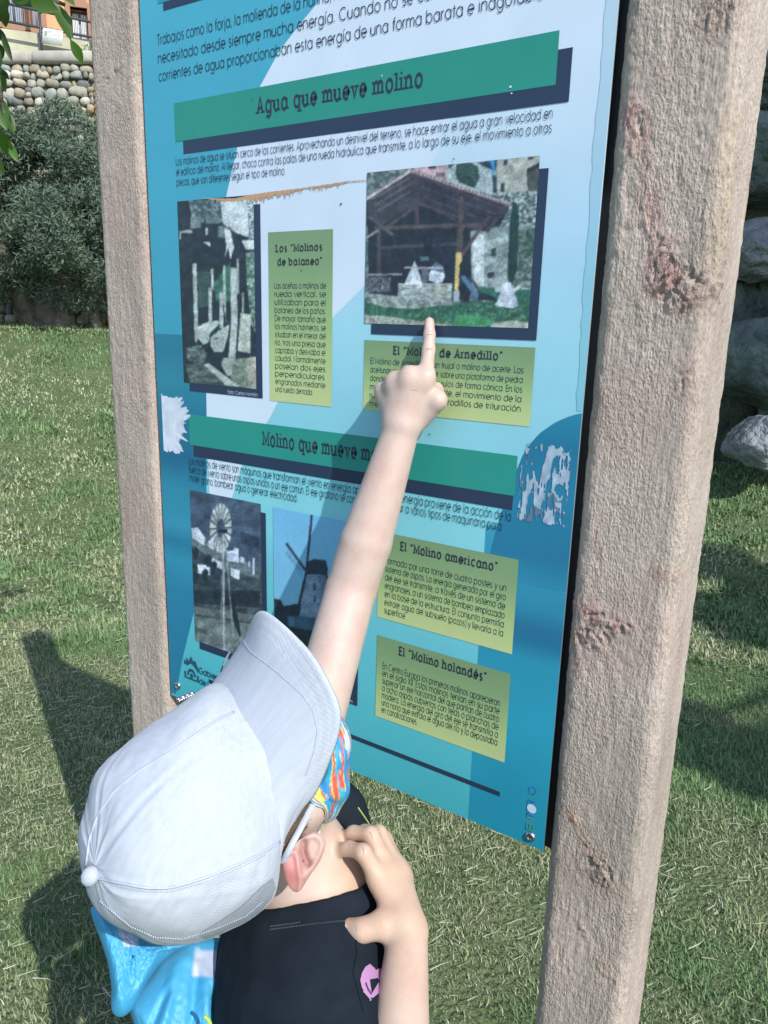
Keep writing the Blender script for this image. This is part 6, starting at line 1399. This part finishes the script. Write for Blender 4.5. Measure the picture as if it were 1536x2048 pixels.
onto('piping', shbv, z5(1180, 872) and C5([(1168, 868), (1200, 915), (1225, 955), (1240, 985)]), .0006, m_lime)
# pink printed motif on the sleeve
m_pink = mat('pink_print', attr='Col', rough=.5)
def decal_poly(bv, P, name, col, off, parent=person, nsub=7):
    P = [np.array(p, float) for p in P]; c = np.mean(P, 0); V = []; n = len(P); ok = True
    for f in np.linspace(1, 0, nsub)[:-1]:
        for p in P:
            q = c + (p - c) * f; h_ = hit(bv, q[0], q[1], off); V.append(h_[0] if h_ is not None else None)
    h_ = hit(bv, c[0], c[1], off); V.append(h_[0] if h_ is not None else None)
    ok = [v for v in V if v is not None]
    if len(ok) < 3: print('poly miss', name); return
    ref = float(np.median([np.linalg.norm(v - CAM) for v in ok]))
    for i, v in enumerate(V):
        if v is None or abs(np.linalg.norm(v - CAM) - ref) > .02:
            fr_ = np.linspace(1, 0, nsub)[min(i // n, nsub - 1)]; q = c + (P[i % n] - c) * fr_; V[i] = at(q[0], q[1], ref - off)
    return np.array(V), gridfaces(nsub - 1, n, True).tolist() + [[(nsub - 2) * n + i, (nsub - 2) * n + (i + 1) % n, (nsub - 1) * n] for i in range(n)]
pk = Bag()
Z7L = lambda L: [z7(*p) for p in L]
for L, col, off in (([(690, 1672), (662, 1690), (640, 1730), (630, 1775), (640, 1820), (660, 1860), (690, 1895), (705, 1880), (690, 1830), (672, 1780), (680, 1750), (700, 1740), (745, 1745), (762, 1755), (735, 1720), (715, 1695)], (.44, .23, .42), .0010),
                    ([(722, 1715), (745, 1700), (765, 1705), (785, 1745), (782, 1790), (765, 1830), (735, 1865), (705, 1890), (700, 1865), (735, 1830), (760, 1790), (765, 1755), (752, 1735), (735, 1730)], (.44, .23, .42), .0010),
                    ([(665, 1790), (680, 1830), (700, 1862), (697, 1872), (675, 1840), (660, 1800)], (.10, .03, .09), .0016), ([(690, 1885), (700, 1900), (690, 1910)], (.3, .35, .4), .0012),
                    ([(793, 1538), (808, 1535), (808, 1580), (800, 1600), (795, 1580)], (.44, .23, .42), .0010), ([(648, 1845), (670, 1850), (668, 1858), (650, 1853)], (.3, .35, .4), .0012)):
    r_ = decal_poly(shbv, Z7L(L), 'print', col, off)
    if r_: pk = Bag(); pk.add(r_[0], r_[1], col); pk.build('sleeve_print', m_pink, shirt).location = (0, 0, 0)

# ------------------------------------------------------------------ trousers and shoes (below the frame)
tr_ = SDF((-.60, .20, .02), (-.08, .74, .62), .004)
tr_.ell(PEL + U3 * .01, TM, (.104, .084, .08), .03)
for s in (-1, 1):
    hp_ = PEL + SD * [1, 1, 0] * .05 * s; kn_ = np.array([hp_[0], hp_[1], .27]) + FD * .015; an_ = np.array([hp_[0], hp_[1], .08]) - FD * .005
    tr_.cap(hp_, kn_, .066, .054, .02); tr_.cap(kn_, an_, .054, .046, .02)
V, Fq = tr_.mesh(); V = smooth_mesh(V, Fq, 2); nmesh('trousers', V + ((fbm(V, 20, 3) - .5) * .008)[:, None] * np.array([1, 1, 0]), Fq, mat('navy_cloth', (.03, .04, .07), .9, var=.2, vscale=30), person)
for s in (-1, 1):
    so_ = SDF((-.70, .10, -.01), (.05, .85, .12), .004); an_ = PEL * [1, 1, 0] + SD * [1, 1, 0] * .05 * s
    Fh = FD * [1, 1, 0]; so_.cap(an_ + U3 * .035 - Fh * .035, an_ + U3 * .03 + Fh * .085, .032, .028, .02); so_.cap(an_ + U3 * .04 - Fh * .02, an_ + U3 * .085 - Fh * .015, .034, .034, .02)
    V, Fq = so_.mesh(); V[:, 2] = np.maximum(V[:, 2], .002); nmesh('shoe', smooth_mesh(V, Fq, 1), Fq, mat('shoe_canvas', (.35, .36, .38), .8), person)

# ------------------------------------------------------------------ face mask and its loops
m_mask = mat('mask_cloth', attr='Col', rough=.8, bump=.4, bscale=700, bdist=.0003)
# rows run from the bill down to the chin; each row: side hem near the ear -> front ridge -> far side
MR = [[(1052, 560, .612), (1075, 520, .607), (1092, 488, .610), (1085, 478, .66)],
      [(1030, 650, .618), (1072, 600, .606), (1132, 560, .620), (1120, 560, .675)],
      [(1000, 740, .625), (1065, 690, .608), (1139, 650, .624), (1125, 640, .682)],
      [(975, 800, .632), (1052, 760, .612), (1133, 740, .630), (1118, 740, .690)],
      [(974, 836, .636), (1042, 815, .618), (1127, 825, .638), (1105, 820, .692)],
      [(1010, 862, .640), (1050, 850, .628), (1093, 888, .648), (1085, 880, .690)],
      [(1038, 884, .648), (1050, 892, .646), (1050, 925, .656), (1046, 925, .685)],
      [(1030, 925, .655), (1030, 935, .655), (1030, 945, .660), (1026, 945, .680)],
      [(1014, 962, .660), (1016, 963, .660), (1017, 964, .662), (1016, 964, .670)]]
A_ = np.array([[at(*z5(x, y), d) for x, y, d in r_] for r_ in MR]); nu, nv_ = 70, 60
A_ = A_
A1 = np.array([spline(A_[:, j], nu) for j in range(4)]).transpose(1, 0, 2); A2 = np.array([spline(A1[i], nv_) for i in range(nu)])
gi, gj = np.mgrid[0:nu, 0:nv_]; q = np.stack([gi / nu * 3.2 + gj / nv_ * 1.2, gj / nv_ * 6.4 - gi / nu * 2.3, 0 * gi], -1); n1 = fbm(q * [.75, 2.0, 1], 1.5, 2); n2 = fbm(q * [.7, 2.2, 1] + 5, 1.6, 2); n3 = fbm(q * [.8, 2.4, 1] + 9, 1.7, 2)
mc = np.zeros((nu, nv_, 3)) + [.035, .26, .56]
mc[n3 > .58] = [.03, .40, .56]; mc[n1 > .60] = [.56, .60, .10]; mc[(n1 > .575) & (n1 <= .60)] = [.58, .38, .12]; mc[n2 > .67] = [.60, .09, .07]; mc[(n2 > .645) & (n2 <= .67)] = [.56, .34, .12]; mc[(n3 < .30)] = [.50, .60, .72]; mc[(n3 < .33) & (n3 >= .30)] = [.58, .36, .12]
A2 = A2 + (.0012 * np.sin(gi * .35 + gj * .08))[..., None] * HM[:, 0]
# keep the cloth in front of the face
flatA = A2.reshape(-1, 3); dd = np.linalg.norm(flatA - CAM, axis=1); lim = np.full(len(dd), 9.)
pq = proj(flatA)
for i in range(len(flatA)):
    if (i % nv_) < nv_ * .8:
        h_ = hit(bodybv, pq[i, 0], pq[i, 1], 0)
        if h_ is not None: lim[i] = np.linalg.norm(h_[0] - CAM) - .0035
lim = lim.reshape(nu, nv_); d0 = dd.reshape(nu, nv_); corr = np.maximum(d0 - lim, 0) * (lim < .75)
for _ in range(6):
    c2 = np.pad(corr, 1, mode='edge'); corr = np.maximum(corr, (c2[:-2, 1:-1] + c2[2:, 1:-1] + c2[1:-1, :-2] + c2[1:-1, 2:]) / 4)
print('mask push', corr.max()); A2 = CAM + (A2 - CAM) * ((d0 - corr) / d0)[..., None]
nmesh('face_mask', A2.reshape(-1, 3), gridfaces(nu, nv_), m_mask, person, col=mc.reshape(-1, 3))
m_loop = mat('white_elastic', (.46, .50, .58), .8, bump=.4, bscale=900, bdist=.0004)
def front(px, py, d, bv, g=.002):
    h_ = hit(bv, px, py, 0); return d if h_ is None or np.linalg.norm(h_[0] - CAM) > d + .2 else min(d, np.linalg.norm(h_[0] - CAM) - g)
P = spline([at(*z5(*p), min(front(*z5(*p), d, bodybv), front(*z5(*p), d, cr_bv), front(*z5(*p), d, bl_bv))) for p, d in (((996, 842), .628), ((972, 885), .622), ((943, 945), .618), ((913, 1000), .616), ((888, 1050), .618), ((868, 1092), .625))], 30)
V = []; 
for p_ in P: V += [p_ + R[:, 0] * -.0026, p_ + R[:, 0] * .0026, p_ + R[:, 0] * .0026 + R[:, 2] * .0012, p_ - R[:, 0] * .0026 + R[:, 2] * .0012]
nmesh('ear_loop', np.array(V), gridfaces(30, 4, True), m_loop, person)
P = spline([at(*z5(*p), d) for p, d in (((1018, 962), .655), ((1000, 985), .650), ((985, 1000), .646))], 8); V, Fq = tube_vf(P, .0013, 6); nmesh('ear_loop', V, Fq, m_loop, person)
# short hair below the rim of the cap
hr = Bag(); rs = np.random.default_rng(4)
for i in range(900):
    t, w = rs.random(2); a_ = lerp_poly(C5([(868, 1000), (905, 930), (950, 860), (985, 790)]), t); b_ = lerp_poly(C5([(872, 1085), (915, 985), (945, 915), (975, 850)]), t); q = a_ + (b_ - a_) * w * .8
    h_ = hit(bodybv, q[0], q[1], .001)
    if h_ is None: continue
    d = -HM[:, 2] * .9 + HM[:, 1] * (.1 - .5 * rs.random()) + h_[1] * .12; d /= np.linalg.norm(d); s = np.cross(d, h_[1]) * .00035; l_ = rs.uniform(.007, .015)
    hr.add([h_[0] - s, h_[0] + s, h_[0] + d * l_ + h_[1] * .0008], [[0, 1, 2]])
if hr.n: hr.build('hair', mat('brown_hair', (.11, .075, .05), .6), person)
V = []
# ------------------------------------------------------------------ blue drawstring bag on the child's back
m_bag = bpy.data.materials.new('blue_satin'); m_bag.use_nodes = True; _N = m_bag.node_tree.nodes; _L = m_bag.node_tree.links; _b = _N['Principled BSDF']; _b.inputs['Roughness'].default_value = .5; _b.inputs['Specular IOR Level'].default_value = .5
_a = _N.new('ShaderNodeAttribute'); _a.attribute_name = 'Col'; _L.new(_a.outputs['Color'], _b.inputs['Base Color']); _tc = _N.new('ShaderNodeTexCoord'); _n = _N.new('ShaderNodeTexNoise'); _n.inputs['Scale'].default_value = 38; _n.inputs['Detail'].default_value = 3; _n.inputs['Distortion'].default_value = 1.2
_mp = _N.new('ShaderNodeMapping'); _mp.inputs['Scale'].default_value = (1, 1, .4); _L.new(_tc.outputs['Object'], _mp.inputs[0]); _L.new(_mp.outputs[0], _n.inputs['Vector']); _bp = _N.new('ShaderNodeBump'); _bp.inputs['Distance'].default_value = .004; _bp.inputs['Strength'].default_value = .08; _L.new(_n.outputs['Fac'], _bp.inputs['Height']); _L.new(_bp.outputs[0], _b.inputs['Normal'])
bagp = at(330, 2080, .80)
bag = empty('drawstring_bag', tuple(map(float, bagp)), 'shiny light blue drawstring bag with white patches hanging on the back of the child', 'bag')
BLUE = np.array([.06, .35, .58]); PALE = np.array([.42, .48, .60])
def pillow(name, O_, dist, thick, folds, patch=None, tilt=(0, 0)):
    def hf(s, u, q):
        h_ = thick * math.sqrt(max(0, 1 - s ** 2.2))
        n_ = float(fbm(np.array([q[0] * 1.0, q[1] * .45, 3.]), .015, 2)); h_ += .004 * (1 - abs(2 * n_ - 1) * 1.6) * (1 - s ** 4)
        for (a_, b_, w, am) in folds: h_ += am * math.exp(-(seg_d(np.array(q), [a_, b_]) / w) ** 2) * (1 - s ** 6)
        return h_
    def cf(s, u, q):
        if patch is not None:
            x, y = q; n = len(patch); ins = False; j = n - 1
            for i in range(n):
                xi, yi = patch[i]; xj, yj = patch[j]
                if (yi > y) != (yj > y) and x < (xj - xi) * (y - yi) / (yj - yi) + xi: ins = not ins
                j = i
            if ins: return PALE
        return BLUE
    return relief(O_, dist, hf, name, m_bag, bag, tilt, 34, 120, thick, cf)
Z = lambda L: [z5(*p) for p in L]
main = pillow('bag_body', Z([(250, 1640), (330, 1560), (400, 1460), (520, 1385), (672, 1390), (668, 1520), (660, 1620), (640, 1760), (600, 2050), (530, 2350), (380, 2420), (290, 2200), (275, 1900), (280, 1750)]), .775, .030,
       [(z5(450, 1470), z5(350, 1900), 13, .007), (z5(530, 1470), z5(490, 1900), 10, -.005), (z5(560, 1580), z5(590, 1950), 12, .005), (z5(410, 1600), z5(300, 1850), 7, -.006), (z5(480, 1450), z5(640, 1600), 9, .004)], Z([(520, 1430), (640, 1450), (632, 1545), (500, 1535)]))
flap = pillow('bag_flap', Z([(98, 1262), (120, 1258), (200, 1300), (330, 1400), (470, 1395), (520, 1410), (440, 1440), (380, 1490), (330, 1560), (290, 1640), (255, 1690), (225, 1708), (195, 1700), (182, 1670), (186, 1590), (172, 1490), (140, 1390), (108, 1310)]), .745, .018,
       [(z5(140, 1300), z5(230, 1690), 13, .006), (z5(240, 1400), z5(262, 1560), 12, -.004), (z5(380, 1430), z5(300, 1600), 9, .005)], Z([(205, 1350), (300, 1360), (290, 1420), (235, 1425)]))
V, Fq = tube_vf(spline([at(*z5(555, 1700), .70), at(*z5(570, 1712), .70), at(*z5(580, 1735), .70), at(*z5(590, 1790), .70)], 10), .0016, 6); nmesh('drawstring', V, Fq, m_lime, bag)
V, Fq = tube_vf(spline([at(520, 1950, .76), RS + np.array([-.05, .0, .03]), at(560, 2000, .72), at(520, 2300, .76)], 12), .003, 6); nmesh('shoulder_cord', V, Fq, m_lime, bag)
